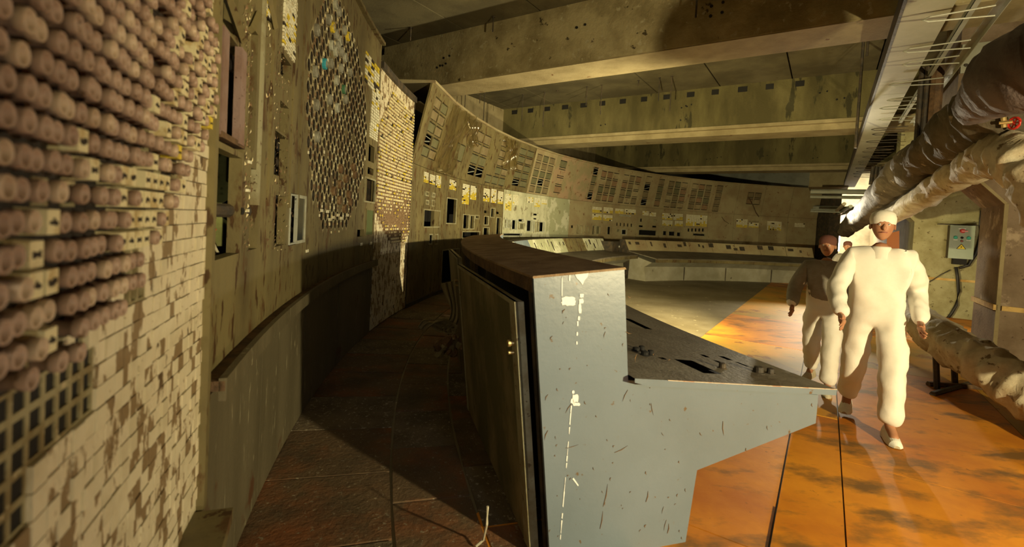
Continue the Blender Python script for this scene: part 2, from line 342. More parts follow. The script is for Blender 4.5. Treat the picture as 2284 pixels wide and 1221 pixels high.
for a, b in (((1.88, 0), (1.88, 2.17)), ((1.88, 2.17), (1.58, 2.5))):
    d = Vector((b[0]-a[0], b[1]-a[1])).normalized()*0; e = .035
    mb.hexa([W(8.57, a[0]-.004, a[1]), W(8.57, a[0]+e, a[1]), W(8.6, a[0]+e, a[1]), W(8.6, a[0]-.004, a[1]), W(8.57, b[0]-.004, b[1]), W(8.57, b[0]+e, b[1]+.01), W(8.6, b[0]+e, b[1]+.01), W(8.6, b[0]-.004, b[1])], conc_s)
mb.build('corner_trim', wf)
mb = MB(); mb.rbox(8.57, 8.6, 1.93, 4.4, .80, .86, yellowwood); mb.rbox(8.57, 9.7, 1.85, 1.89, .80, .87, yellowwood); mb.build('timber_strip', wf)
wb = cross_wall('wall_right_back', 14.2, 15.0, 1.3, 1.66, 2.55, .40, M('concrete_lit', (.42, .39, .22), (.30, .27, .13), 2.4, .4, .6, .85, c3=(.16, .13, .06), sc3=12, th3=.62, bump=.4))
mb = MB(); mb.rbox(14.17, 14.2, 1.66, 2.75, .82, .87, yellowwood); mb.build('timber_strip', wb)
mb = MB(); mb.rbox(9.7, 14.2, 2.80, 2.94, 0, 5.3, conc_r); struct('wall_passage', mb)
# bracket block beyond the third beam
mb = MB(); mb.rbox(24.5, 27, -.78, .62, 3.9, 4.75, conc_s); mb.rbox(24.45, 27, -.8, .64, 3.84, 3.9, conc_s); struct('trim_1', mb)
# pillar at the right end of the curved wall
mb = MB(); P0 = A(1.60, RW, 0)
mb.abox(1.592, 1.625, 15.2, 16.9, 0, 3.95, dark); struct('trim_2', mb)

# ================================================================== curved panel wall
# near mosaic (cups and tiles)
def make_cup(mat, mat2):
    m = MB(); m.lathe([(.0125, 0), (.0125, .022), (.0160, .027), (.0160, .038), (.0145, .040), (.0115, .037), (.0095, .024), (.004, .018)], mat, n=12, mat2=mat2, k2=2)
    me = bpy.data.meshes.new('lamp_cup'); me.from_pydata(m.v, [], m.f)
    for x in m.mats: me.materials.append(x)
    me.polygons.foreach_set('material_index', m.m); me.polygons.foreach_set('use_smooth', [True]*len(m.f)); me.update(); return me, m
cupA, cupAm = make_cup(M('brown_cup_body', (.24, .155, .11), rough=.5, bump=.1), cupm); cupB, cupBm = make_cup(cupm, cupm2)  # pale rims and darker bodies: rim highlights and shade put into the colour
def boxmesh(name, sx, sy, sz, mat, bev=0., top=None, mark=None, rr=0):
    m = MB(); b = bev
    m.hexa([(-sx, -sy, 0), (sx, -sy, 0), (sx, sy, 0), (-sx, sy, 0), (-sx+b, -sy+b, sz), (sx-b, -sy+b, sz), (sx-b, sy-b, sz), (-sx+b, sy-b, sz)], mat, top)
    if mark:
        rg = random.Random(rr); x = -sx*.55
        while x < sx*.5:
            w_ = sx*rg.uniform(.12, .28); h_ = sy*rg.uniform(.12, .3); y = sy*rg.uniform(-.15, .1)
            m.hexa([(x, y-h_, sz), (x+w_, y-h_, sz), (x+w_, y+h_, sz), (x, y+h_, sz), (x, y-h_, sz+.0008), (x+w_, y-h_, sz+.0008), (x+w_, y+h_, sz+.0008), (x, y+h_, sz+.0008)], mark); x += w_+sx*.08
    me = bpy.data.meshes.new(name); me.from_pydata(m.v, [], m.f)
    for x in m.mats: me.materials.append(x)
    me.polygons.foreach_set('material_index', m.m); me.update(); return me, m
PT = .042
cupspoly = [(-900, -900), (458, -900), (458, 240), (440, 290), (425, 330), (402, 335), (392, 380), (375, 410), (358, 450), (340, 492), (318, 530), (302, 565), (262, 575), (262, 640), (235, 660), (225, 690), (190, 735), (130, 765), (100, 832), (60, 868), (-900, 930)]
holeA = [[(-60, 905), (0, 872), (100, 832), (185, 735), (220, 925), (65, 1040), (-60, 1120)], [(-60, 1130), (68, 1072), (68, 1150), (30, 1221), (-60, 1250)], [(268, 572), (312, 560), (312, 680), (270, 695)]]
ma = thing('mosaic_display', 'near wall panel of protruding pinkish cups above torn cream tiles at the left edge', 'control cabinet', A(-.36, RW, 0))
back = MB(); back.abox(-.46, -.3255, RW+.16, RW+.2, .3, 3.9, black)
for t in (-.46, -.3262): back.abox(t, t+.0008, RW, RW+.2, .3, 3.9, dark)
for k in range(14): back.abox(-.44+k*.008, -.44+k*.008+.001, RW+.09, RW+.1, .4, 2.2, rust)
back.abox(-.46, -.3262, RW+.035, RW+.05, .3, 3.6, black); back.build('backing_box', ma)  # extra black plate stands in for the shade inside the openings
cells = {'cup': [], 'tile': [], 'key': [], 'open': []}
tA0, nA = -.4325, 41; dA = PT/RW
for i in range(nA):
    for j in range(62):
        th = tA0+(i+.5)*dA; z = .58+(j+.5)*PT
        if th > -.3262 or z > 3.4: continue
        P = A(th, RW, z)
        if P[1] < .15:  continue
        x, y = proj(P)
        if not (-130 < x and -160 < y < 1330): continue
        hm = (z-.58)/1.0
        if any(inpoly(x, y, h) for h in holeA): cells['open'].append((th, z)); continue
        if inpoly(x, y, cupspoly):
            key = (215 < x < 345 and 385 < y < 560 and (i*7+j*3) % 5) or (355 < x < 458 and 60 < y < 330 and (i+j*2) % 3 == 0) or (abs(x-60) < 22 and abs(y-510) < 26) or (abs(x-20) < 22 and abs(y-450) < 24) or (abs(x-122) < 26 and abs(y-320) < 24) or (abs(x-20) < 26 and abs(y-640) < 26) or (x > 300 and random.random() < .14) or random.random() < .02
            if key: cells['key'].append((th, z, x, y))
            elif random.random() < .07: cells['open'].append((th, z))
            else: cells['cup'].append((th, z, x, y))
        else: cells['tile'].append((th, z, x, y))
gm = MB()
for th, z in cells['open']:
    h = PT/2; 
    gm.abox(th-dA/2, th-dA/2+.00035, RW-.003, RW+.010, z-h, z+h, gridm); gm.abox(th+dA/2-.00035, th+dA/2, RW-.003, RW+.010, z-h, z+h, gridm)
    gm.abox(th-dA/2+.00035, th+dA/2-.00035, RW-.003, RW+.010, z-h, z-h+.006, gridm); gm.abox(th-dA/2+.00035, th+dA/2-.00035, RW-.003, RW+.010, z+h-.006, z+h, gridm)
gm.build('grid_frame', ma, fix=False, kind='stuff')
def near_first(L): return sorted(L, key=lambda c: (A(c[0], RW, c[1])-Vector((0, 0, CAMH))).length)
def vis(c): return -20 < c[2] < 470 and -25 < c[3] < 1245
cu = near_first([c for c in cells['cup'] if vis(c)]); cu_rest = [c for c in cells['cup'] if not vis(c)]
def place_many(L, name, variants, parent, limit, r=RW, jit=.0, cat=None):
    for c in L[:limit]:
        me, m = random.choice(variants); mt = frame_at(c[0], r, c[1])
        if jit: mt = mt @ Matrix.Translation((random.uniform(-jit, jit)*.3, random.uniform(-jit, jit)*.3, random.uniform(-jit, jit)))
        inst(name, me, mt, parent)
    rest = MB()
    for c in L[limit:]:
        me, m = random.choice(variants); mt = frame_at(c[0], r, c[1]); n = len(rest.v)
        rest.v += [tuple(mt @ Vector(v)) for v in m.v]; rest.f += [tuple(n+k for k in f) for f in m.f]; rest.m += [rest.mi(m.mats[k]) for k in m.m]
    if rest.v: rest.build(name+'_mass', parent, fix=False, kind='stuff')
basep = MB()
for th, z, x, y in cells['cup']: basep.abox(th-dA/2+.00008, th+dA/2-.00008, RW-.001, RW+.02, z-PT/2+.001, z+PT/2-.001, keydark)
basep.build('cup_bases', ma, fix=False, kind='stuff')
place_many(cu+cu_rest, 'lamp_cup', [(cupA, cupAm)]*3+[(cupB, cupBm)], ma, 300, RW-.001, .006)
kv = [boxmesh('name_key', .0190, .0194, .036, keycream, .002, mark=keydark, rr=k) for k in range(5)]+[boxmesh('name_key', .0190, .0194, .036, keyyellow, .002, mark=keydark, rr=9)]
kv = kv[:5]*4+kv[5:]
place_many(near_first(cells['key']), 'name_key', kv, ma, 300, RW)
tv = []
for n_ in range(5):
    tv.append(boxmesh('mosaic_tile', .0205, .0203, .012+.0012*n_, [cream, cream, cream2, cream, cream2][n_], .0006))
place_many(near_first([c for c in cells['tile'] if vis(c)])+[c for c in cells['tile'] if not vis(c)], 'mosaic_tile', tv, ma, 300, RW+.006)
m = MB(); m.abox(-.46, -.3275, RW-.10, RW+.1, 0, .575, olive_d); m.abox(-.46, -.3275, RW-.12, RW+.05, .545, .585, olive); m.build('plinth', ma)
m = MB(); m.abox(-.3266, -.3245, RW-.03, RW+.12, .58, 3.9, olive); m.build('edge_frame', ma)

# ---- panel with the field of round holes
tb0, tb1 = -.3235, -.0195
pb = thing('channel_display', 'olive wall panel pierced by a field of round holes beside the near mosaic', 'control cabinet', A(-.17, RW, 0))
Hb = []
rect = lambda *a: Hb.append(R4(*a))
rect(487, 85, 548, 330); rect(482, 340, 537, 572); rect(557, 377, 577, 556); rect(556, 60, 572, 335)
rect(492, -60, 532, 70); rect(620, 105, 650, 190) if False else None
rect(612, 300, 642, 395); rect(612, 415, 640, 458) if False else None
rect(613, 437, 637, 548); rect(645, 433, 676, 545)
rect(626, 130, 650, 180); rect(624, 232, 644, 300); rect(622, 396, 641, 414)
rect(798, 462, 813, 528); rect(815, 466, 830, 527); rect(812, 400, 836, 452); rect(822, 325, 835, 362); rect(820, 375, 833, 390)
rect(553, -70, 560, 40); rect(596, -20, 606, 60)
# hole field box
ht0, ht1 = cyl(672, 300)[0], cyl(822, 300)[0]
zlo, zhi = 1.42, 3.62
h_ = .078; m_ = max(1, round((ht1-ht0)*RW/(2*h_))); n_ = round((zhi-zlo)/(2*h_)); ht1 = ht0+m_*2*h_/RW; zhi = zlo+n_*2*h_
mb = MB(); plate(mb, tb0, tb1, 1.0, 3.86, Hb+[(ht0, ht1, zlo, zhi)], olive, dep=.05, nt=10)
holem = M('hole_field_plate', (.42, .38, .22), (.17, .11, .05), 6, .42, .62, .6, c3=(.62, .56, .38), sc3=34, th3=.6, bump=.3, c4=(.04, .03, .018), sc4=1.3, th4=.55, soft=.2)
tcx, zcx = (ht0+ht1)/2, 2.48
for i in range(2*m_+1):
    for j in range(2*n_+1):
        if (i+j) % 2: continue
        t = ht0+i*h_/RW; z = zlo+j*h_; g = h_/RW
        ring = [(t-g, z), (t, z-h_), (t+g, z), (t, z+h_)]
        edge = i in (0, 2*m_) or j in (0, 2*n_)
        if edge:
            pts = [(min(max(a, ht0), ht1), min(max(b, zlo), zhi)) for a, b in ring]
            q = []
            for p_ in pts:
                if not q or (abs(p_[0]-q[-1][0]) > 1e-9 or abs(p_[1]-q[-1][1]) > 1e-9): q.append(p_)
            if len(q) > 1 and abs(q[0][0]-q[-1][0]) < 1e-9 and abs(q[0][1]-q[-1][1]) < 1e-9: q.pop()
            if len(q) >= 3: mb.face([A(a, RW, b) for a, b in q], olive)
            continue
        dd = math.hypot((t-tcx)*RW/1.22, (z-zcx)/1.1)
        if dd > .98 or (random.random() < .03):
            mb.face([A(a, RW, b) for a, b in ring], olive); continue
        N_ = 12; rad = .045
        circ = [(t+rad/RW*math.cos(2*PI*k/N_+PI), z+rad*math.sin(2*PI*k/N_+PI)) for k in range(N_)]
        outer = []
        for k in range(N_):
            a_ = 2*PI*k/N_+PI; c_, s_ = math.cos(a_), math.sin(a_); q = h_/(abs(c_)+abs(s_)); outer.append((t+q*c_/RW, z+q*s_))
        for k in range(N_):
            l = (k+1) % N_
            mb.face([A(*(outer[k][0], RW, outer[k][1])), A(outer[l][0], RW, outer[l][1]), A(circ[l][0], RW, circ[l][1]), A(circ[k][0], RW, circ[k][1])], holem)
            mb.face([A(circ[k][0], RW, circ[k][1]), A(circ[l][0], RW, circ[l][1]), A(circ[l][0], RW+.012, circ[l][1]), A(circ[k][0], RW+.012, circ[k][1])], dark)  # dark sides put the shade inside the holes into the colour
mb.build('front_plate', pb, fix=False)
# small label squares, rings and dials on the hole field
lab = MB()
for i in range(2*m_+1):
    for j in range(2*n_+1):
        if (i+j) % 2 == 0: continue
        t = ht0+i*h_/RW; z = zlo+j*h_
        if math.hypot((t-tcx)*RW/1.22, (z-zcx)/1.1) > .98: continue
        q = .011+.008*random.random(); lab.abox(t-q/RW, t+q/RW, RW-.006, RW+.002, z-q*.8, z+q*.8, random.choice([keywhite, keycream, keybrown, keybrown, olive]))
lab.build('label_plates', pb, fix=False, kind='stuff')
dial = {}
for nm, mt in (('g', discg), ('w', whitefr), ('y', keyyellow), ('b', bluem), ('n', discgr), ('r', keybrown)):
    m = MB(); m.lathe([(.046, -.03), (.046, .022), (.042, .028), (.03, .028), (.028, .022)], mt, n=14, mat2=discg if nm != 'r' else rust, k2=3)
    me = bpy.data.meshes.new('dial'); me.from_pydata(m.v, [], m.f)
    for x in m.mats: me.materials.append(x)
    me.polygons.foreach_set('material_index', m.m); me.polygons.foreach_set('use_smooth', [False]*len(m.f)); me.update(); dial[nm] = me
for (x, y, c) in [(740, 65, 'y'), (773, 98, 'y'), (721, 168, 'b'), (765, 203, 'n'), (776, 185, 'g'), (766, 225, 'g'), (746, 100, 'g'), (755, 112, 'w'), (735, 125, 'w'), (745, 135, 'w'), (760, 125, 'g'), (765, 75, 'g'), (755, 40, 'g'), (745, 25, 'w'), (750, 110, 'g'), (730, 45, 'g'), (765, 145, 'w'), (745, 205, 'w'), (735, 160, 'g'), (755, 165, 'g'), (700, 190, 'g'), (705, 60, 'g'), (742, 445, 'r'), (753, 455, 'r'), (765, 462, 'r'), (780, 450, 'r'), (775, 430, 'r'), (755, 425, 'r'), (790, 395, 'r'), (785, 375, 'r'), (770, 400, 'r'), (758, 385, 'r'), (700, 250, 'g'), (704, 300, 'g'), (730, 230, 'g'), (748, 250, 'w')]:
    t, z = cyl(x, y); i = round((t-ht0)*RW/h_); j = round((z-zlo)/h_)
    if (i+j) % 2: j += 1
    t = ht0+i*h_/RW; z = zlo+j*h_
    inst('dial', dial[c], frame_at(t, RW, z), pb)
# lamp tile blocks, frames, housings of this panel
def tiles(mb, x0, y0, x1, y1, nx, ny, yel=.2, blk=.04, r=RW, out=.008, pat=None):
    a, b, c, d = R4(x0, y0, x1, y1)
    for i in range(nx):
        for j in range(ny):
            q = random.random(); rowf = (j+.5)/ny
            mt = keydark if q < blk else (keyyellow if random.random() < (yel if pat is None else (.85 if pat(i/nx, rowf) else .05)) else keywhite)
            t = a+(b-a)*(i+.1)/nx; t2 = a+(b-a)*(i+.88)/nx; z = c+(d-c)*(j+.1)/ny; z2 = c+(d-c)*(j+.88)/ny
            mb.abox(t, t2, r-out-.003*random.random(), r+.004, z, z2, mt)
tl = MB()
tiles(tl, 632, -30, 661, 58, 5, 12, .08); tiles(tl, 629, 28, 658, 125, 5, 12, .08)
tiles(tl, 813, 132, 846, 200, 5, 9, .45, .15); tiles(tl, 829, 195, 846, 240, 4, 7, .06); tiles(tl, 826, 238, 844, 285, 4, 7, .06); tiles(tl, 823, 280, 842, 312, 4, 6, .06)
tiles(tl, 588, -20, 600, 40, 2, 10, .3)
for (x, y) in ((735, 490), (761, 487), (774, 480), (805, 545), (826, 543), (742, 485), (717, 470), (730, 472), (753, 480), (550, 425), (549, 470), (555, 362), (684, 560)):
    tiles(tl, x-3, y-4, x+3, y+4, 1, 1, .1, 0)
tl.build('lamp_tiles', pb, fix=False, kind='stuff')
def frame(name, x0, y0, x1, y1, mat, wd=.02, out=.03, inner=None, parent=None, r=RW):
    a, b, c, d = R4(x0, y0, x1, y1); m = MB(); w_ = wd/r
    m.abox(a, a+w_, r-out, r+.01, c, d, mat); m.abox(b-w_, b, r-out, r+.01, c, d, mat); m.abox(a+w_, b-w_, r-out, r+.01, d-wd, d, mat); m.abox(a+w_, b-w_, r-out, r+.01, c, c+wd, mat)
    if inner: m.abox(a+w_, b-w_, r+.0, r+.005, c+wd, d-wd, inner)
    return m.build(name, parent)
frame('instrument_frame', 660, 436, 680, 542, whitefr, .022, .008, M('glass_dark', (.04, .05, .055), rough=.15, bump=0), pb)
frame('instrument_frame', 645, 433, 660, 545, steel, .012, .008, None, pb)
frame('instrument_frame', 815, 466, 832, 527, olive, .02, .01, M('instrument_green', (.10, .13, .05), rough=.4, bump=0), pb)
frame('instrument_frame', 811, 397, 836, 453, doorstrip, .02, .012, None, pb)
# protruding pinkish housing
a, b, c, d = R4(492, 86, 545, 316); hs = MB()
w0 = b-a; hs.abox(a, a+w0*.22, RW-.006, RW+.03, c, d, pinkm); hs.abox(a+w0*.66, a+w0*.9, RW-.014, RW+.012, c, d, pinkm); hs.abox(a, b, RW-.01, RW+.05, c-.01, c+.012, rust); hs.abox(a, b, RW+.09, RW+.1, c, d, black)  # last black sheet is added in place of the shade inside the cabinet
hs.build('chart_recorder_housing', pb)
# raised vertical posts
for (x, w_, mt, o_) in ((603, .025, olive, .012), (578, .025, doorstrip, .012), (652, .02, olive, .01), (672, .02, olive, .01)):
    t = cyl(x, 200)[0]; m = MB(); m.abox(t, t+w_/RW*1.5, RW-o_, RW+.03, 1.62, 3.84, mt); m.build('upright_strip', pb)
for (x, y, x2, y2) in ((560, 345, 607, 372), (533, 250, 607, 345)):
    pass
# ledge, lower plates and cap
m = MB(); NS = 26
for k in range(NS):
    t, t2 = tb0+(tb1-tb0)*k/NS, tb0+(tb1-tb0)*(k+1)/NS; m.abox(t, t2, RW-.07, RW+.03, .965, 1.0, rust); m.abox(t, t2, RW-.075, RW-.05, .93, 1.01, olive_d)
m.abox(tb0, tb0+.0012, RW-.004, RW+.05, .56, .93, black); m.build('ledge', pb)
for (t, t2) in ((tb0+.004, -.262), (-.2612, -.19), (-.1892, -.115), (-.1142, -.02)):
    m = MB(); K = 5
    for k in range(K): m.abox(t+(t2-t)*k/K, t+(t2-t)*(k+1)/K, RW-.0, RW+.04, .02, .95, olive_d)
    m.build('lower_plate', pb)
m = MB(); K = 10
for k in range(K): m.abox(tb0+(tb1-tb0)*k/K, tb0+(tb1-tb0)*(k+1)/K, RW-.05, RW+.3, 3.86, 3.90, olive)
m.build('top_cap', pb)
m = MB(); K = 10
for k in range(K): m.abox(tb0+(tb1-tb0)*k/K, tb0+(tb1-tb0)*(k+1)/K, RW+.75, RW+.8, 0, 3.9, dark)
m.abox(tb0, tb0+.001, RW+.05, RW+.8, 0, 3.9, dark); m.abox(tb1-.001, tb1, RW+.05, RW+.8, 0, 3.9, dark); m.build('cabinet_back', pb)
# insides: post, pipe stub, wires
m = MB(); a, b, c, d = R4(505, 440, 533, 572); m.abox(a, b-.01/RW, RW+.12, RW+.3, .9, 1.9, greenpost); m.build('inner_post', pb)
m = MB(); a, b, c, d = R4(560, 390, 600, 552); m.abox(a+.02, b, RW+.08, RW+.3, 1.0, 2.3, greenpost); m.build('inner_post', pb)
m = MB(); t, z = cyl(495, 470); t2, z2 = cyl(537, 470); m.tube([A(t-.003, RW+.12, z), A(t2+.01, RW+.02, z)], .03, dark, 10); m.lathe([(.045, 0), (.045, .05)], black, A(t2, RW+.04, z), Vector((math.sin(t2), math.cos(t2), 0)), 10); m.build('pipe_stub', pb)
a, b, c, d = R4(488, 350, 537, 560)
for k in range(26):
    rg = random.Random(k); mt = [cablem, whitewire, redwire, rust, cablem, cablem][k % 6]
    if k % 6 == 2 and k > 12: mt = whitewire
    t = a+(b-a)*rg.random(); z = d-.02-.35*(rg.random()**2); pts = [A(t+rg.uniform(-.006, .006)*i*.3, RW+.08+.1*rg.random(), z-i*rg.uniform(.04, .10)+.05*math.sin(i*1.3+k)) for i in range(7)]
    m = MB(); m.tube(pts, .006 if k % 3 else .011, mt, 6); m.build('loose_wire', pb)
m = MB(); a, b, c, d = R4(493, 535, 508, 572); m.abox(a, b, RW+.3, RW+.31, c, d, lime); m.build('green_lamp', pb)
for (x0, y0, x1, y1) in ((492, 15, 535, 30), (490, 38, 535, 50), (492, 60, 535, 66)):
    a, b, c, d = R4(x0, y0, x1, y1); m = MB(); m.abox(a, b, RW+.1, RW+.25, c, d, steel); m.build('inner_shelf', pb)
for (x, y, x2, y2) in ((500, -10, 535, 90), (590, -20, 608, 60), (555, 65, 570, 30)):
    (t, z), (t2, z2) = cyl(x, y), cyl(x2, y2); m = MB(); m.tube([A(t, RW-.01, z), A(t2, RW-.01, z2)], .018, olive, 4); m.build('brace', pb)
for k in range(60):      # peeling flakes and debris clinging to the plate edges
    pass
fk = MB()
for k in range(900):
    rg = random.Random(900+k); x = rg.choice([rg.uniform(540, 560), rg.uniform(590, 640), rg.uniform(600, 660), rg.uniform(455, 475)]); y = rg.uniform(0, 560)
    t, z = cyl(x, y); q = rg.uniform(.003, .009); e = [rg.uniform(-q, q) for _ in range(6)]
    fk.face([A(t+e[0]/RW, RW-.002-abs(e[1]), z+e[2]*2), A(t+e[3]/RW, RW-.003, z-q*1.5), A(t+q/RW, RW-.004-abs(e[4]), z+e[5])], rg.choice([rust, keycream, olive, keybrown, rust, keybrown]))
fk.build('paint_flakes', pb, fix=False, kind='stuff')

# ---- second mosaic
m2 = thing('mosaic_display', 'bright wall mosaic of small cream keys standing beyond the round-hole panel', 'control cabinet', A(.037, RW, 0))
m = MB(); m.abox(-.0185, .0385, RW+.012, RW+.1, .02, 3.58, black); m.abox(.0385, .0945, RW+.012, RW+.1, .02, 3.58, black); m.build('backing_box', m2)
polyk = [(876, 205), (945, 280), (948, 440), (925, 490), (900, 545), (868, 540), (850, 500), (835, 470), (835, 300), (850, 265)]
tm = MB(); nX = 36; dX = (.0945+.0185)/nX; zt2 = 3.56
for i in range(nX):
    for j in range(71):
        t = -.0185+i*dX; z = .03+j*.05
        if z > zt2: continue
        x, y = proj(A(t+dX/2, RW, z+.025)); g = .00012; rr_ = random.random()
        if inpoly(x, y, polyk):
            soot = max(0, 1-abs(y-488)/55.)*(1 if x < 945 else 0); 
            if y > 425 and y < 545 and rr_ < .15+.85*soot: mt = keybrown; 
            elif rr_ > .93: mt = keyyellow
            elif rr_ < .10: continue
            else: mt = keycream
            if (j % 2 and mt is not keybrown and rr_ < .85): w_ = .16
            else: w_ = .12
            tm.abox(t+dX*w_, t+dX*(1-w_), RW-.018, RW+.012, z+.011, z+.039, mt)
            tm.abox(t+g, t+dX-g, RW-.001, RW+.012, z+.001, z+.049, keybrown if rr_ < .9 else keydark)
        else:
            if rr_ < .012: continue
            tm.abox(t+g, t+dX-g, RW-.002*random.random(), RW+.012, z+.0012, z+.0488, cream if rr_ < .8 else cream2)
tm.build('mosaic_tiles', m2, fix=False, kind='stuff')
m = MB(); m.abox(-.0195, .038, RW-.04, RW+.2, 3.57, 3.66, dark); m.abox(.038, .0955, RW-.04, RW+.2, 3.57, 3.66, dark); m.build('top_cap', m2)
m = MB(); m.abox(.0938, .0952, RW-.01, RW+.1, 0, 3.57, dark); m.build('edge_frame', m2)

# ---- control panel units k = 0 .. 16
G3 = lambda: ('grid', .10, .94, .05, .90, 3, 4)
UP = {0: [('grid', .25, .85, .12, .92, 2, 5)], 1: [('grid', .55, .95, .25, .55, 1, 1)], 2: [('grid', .25, .95, .10, .88, 2, 4)],
      3: [('grid', .05, .98, .04, .22, 3, 1), ('grid', .40, .98, .24, .74, 2, 3), ('grid', .38, .66, .78, .92, 1, 1)],
      4: [('grid', .25, .95, .10, .92, 2, 5)], 5: [('grid', .06, .96, .03, .92, 3, 5)], 6: [('grid', .16, .52, .10, .93, 1, 4)],
      7: [('grid', .72, .98, .05, .95, 1, 4)], 8: [G3()], 9: [G3()], 10: [('grid', .10, .38, .05, .95, 1, 4), ('grid', .68, .96, .05, .92, 1, 4)],
      11: [G3()], 12: [G3()], 13: [('grid', .10, .38, .03, .92, 1, 4)], 14: [('grid', .35, .9, .35, .78, 2, 2)], 15: [], 16: []}
HOLES = {0: [(0, 0, 1)], 1: [], 2: [(0, 0, 0), (0, 1, 0)], 3: [], 4: [(0, 0, 0)], 5: [(0, 1, 1)], 7: [(0, 0, 0), (0, 0, 3)], 10: [(0, 0, 0), (0, 0, 2)], 14: []}
PM = {0: (olive, olive), 1: (olive, olive), 2: (olive, olive), 3: (olive, olive), 4: (olive, pale), 5: (beige, pale), 6: (rosy, palegreen), 7: (rosy, beige)}
LABEL = {0: 'olive control panel just right of the cream key mosaic, black screen box below', 1: 'olive control panel behind the hanging film, with a tall black opening',
 2: 'olive control panel with a double yellow lamp field and a broken two-pane opening above', 3: 'olive control panel with stepped square instruments and three lamp fields',
 4: 'pale-fronted control panel, left of the two whitish ones, black slots below', 5: 'pale-fronted control panel, right of the two whitish ones, under fifteen square instruments',
 6: 'blank pale green peeling control panel under one strip of rosy instruments', 7: 'rosy blistered control panel with one instrument strip holding two black holes',
 8: 'beige control panel with four square lamp fields and twelve instruments above', 9: 'beige control panel with five small black squares under one yellow lamp row',
 10: 'beige control panel with two separate instrument strips and a wide black slot', 11: 'beige control panel with lamp fields broken by black bars, right of the two-strip one',
 12: 'beige control panel with black squares row just left of the blank one', 13: 'blank beige control panel scratched with a dark mark', 14: 'beige control panel with only four outlined squares above and checked lamps below',
 15: 'dim beige control panel second from the far right end of the curved wall', 16: 'last dim control panel at the far right end of the curved wall'}
LOW = {  # holes / tile fields / boxes measured in the photograph
 0: dict(t=[(945, 384, 955, 408, 4, 7, .35), (958, 390, 970, 412, 4, 7, .2), (972, 392, 983, 419, 4, 7, .3)], h=[(944, 468, 981, 508), (956, 522, 964, 546), (968, 522, 976, 546)], f=[(946, 427, 954, 438), (961, 430, 968, 441), (946, 446, 954, 457), (960, 446, 967, 461)]),
 1: dict(t=[(1002, 402, 1017, 424, 5, 7, .45)], h=[(995, 442, 1018, 500), (984, 556, 1022, 655)], f=[]),
 2: dict(t=[(1031, 411, 1046, 456, 6, 13, .6), (1049, 415, 1062, 446, 5, 9, .5)], h=[(1032, 478, 1046, 512), (1048, 480, 1058, 512), (1060, 480, 1069, 489), (1030, 516, 1070, 532)], f=[]),
 3: dict(t=[(1078, 421, 1092, 450, 5, 9, .35), (1095, 422, 1107, 453, 5, 9, .2), (1110, 427, 1122, 455, 5, 9, .2)], h=[(1080, 470, 1090, 476), (1094, 464, 1104, 486), (1107, 473, 1117, 478), (1079, 482, 1090, 503), (1077, 507, 1091, 530), (1106, 485, 1117, 530)], f=[]),
 4: dict(t=[(1127, 433, 1141, 470, 6, 12, .55), (1144, 435, 1157, 458, 4, 7, .05)], h=[(1124, 488, 1130, 509), (1131, 490, 1138, 509), (1141, 490, 1153, 513), (1155, 488, 1168, 496), (1122, 520, 1164, 527)], f=[(1155, 498, 1168, 512)]),
 5: dict(t=[(1176, 440, 1189, 453, 5, 4, .05), (1192, 442, 1205, 462, 5, 7, .4), (1208, 445, 1220, 456, 4, 5, .2)], h=[(1174, 491, 1187, 517), (1188, 493, 1192, 517), (1202, 495, 1214, 518), (1190, 477, 1201, 481), (1190, 487, 1200, 490)], f=[(1193, 495, 1201, 518)]),
 6: dict(t=[], h=[], f=[]),
 7: dict(t=[], h=[(1274, 503, 1281, 509), (1285, 501, 1290, 523), (1299, 503, 1301, 524)], f=[(1291, 503, 1298, 523), (1303, 504, 1312, 523)]),
 8: dict(t=[(1321, 462, 1342, 475, 6, 4, .5), (1346, 463, 1367, 476, 6, 4, .45), (1321, 478, 1342, 491, 6, 4, .5), (1345, 480, 1366, 493, 6, 4, .45)], h=[(1321, 503, 1327, 524), (1340, 504, 1343, 523), (1354, 505, 1363, 524)], f=[(1328, 504, 1338, 523)]),
 9: dict(t=[(1372, 466, 1391, 477, 7, 4, .6), (1393, 467, 1418, 478, 8, 4, .3)], h=[(1375+8*k, 497+k*.6, 1380+8*k, 504+k*.6) for k in range(5)]+[(1386, 512, 1398, 524), (1382, 480, 1407, 483)], f=[(1374, 511, 1381, 518)]),
 10: dict(t=[(1433, 471, 1447, 481, 5, 4, .1), (1449, 474, 1463, 483, 5, 4, .1)], h=[(1428, 488, 1434, 495), (1425, 503, 1436, 507), (1455, 504, 1466, 508), (1424, 513, 1465, 526)], f=[(1458, 490, 1464, 497)]),
 11: dict(t=[(1477, 476, 1500, 490, 7, 4, .4), (1502, 477, 1523, 491, 6, 4, .35), (1477, 492, 1500, 504, 7, 4, .5), (1505, 493, 1523, 505, 5, 4, .5)], h=[(1478, 515, 1488, 526), (1491, 516, 1506, 527), (1509, 518, 1519, 528)], f=[]),
 12: dict(t=[(1530, 480, 1577, 505, 12, 8, .3)], h=[(1534+8*k, 510, 1539.5+8*k, 517) for k in range(5)]+[(1545, 521, 1573, 527)], f=[]),
 13: dict(t=[], h=[], f=[]),
 14: dict(t=[(1642, 489, 1667, 508, 7, 6, .4), (1670, 497, 1692, 508, 6, 4, .3)], h=[(1671+3.8*k, 493, 1673.6+3.8*k, 497) for k in range(6)], f=[]),
 15: dict(t=[(1711, 494, 1743, 514, 10, 6, .25)], h=[], f=[]),
 16: dict(t=[(1772, 498, 1795, 507, 7, 3, .05)], h=[], f=[])}
def tile_group(mb, x0, y0, x1, y1, nx, ny, yel):
    tiles(mb, x0, y0, x1, y1, nx, ny, pat=lambda i, j: j < yel*(.7+.6*((i*7) % 1)), blk=.06)
LA = math.atan2(LEAN, HT-HF)
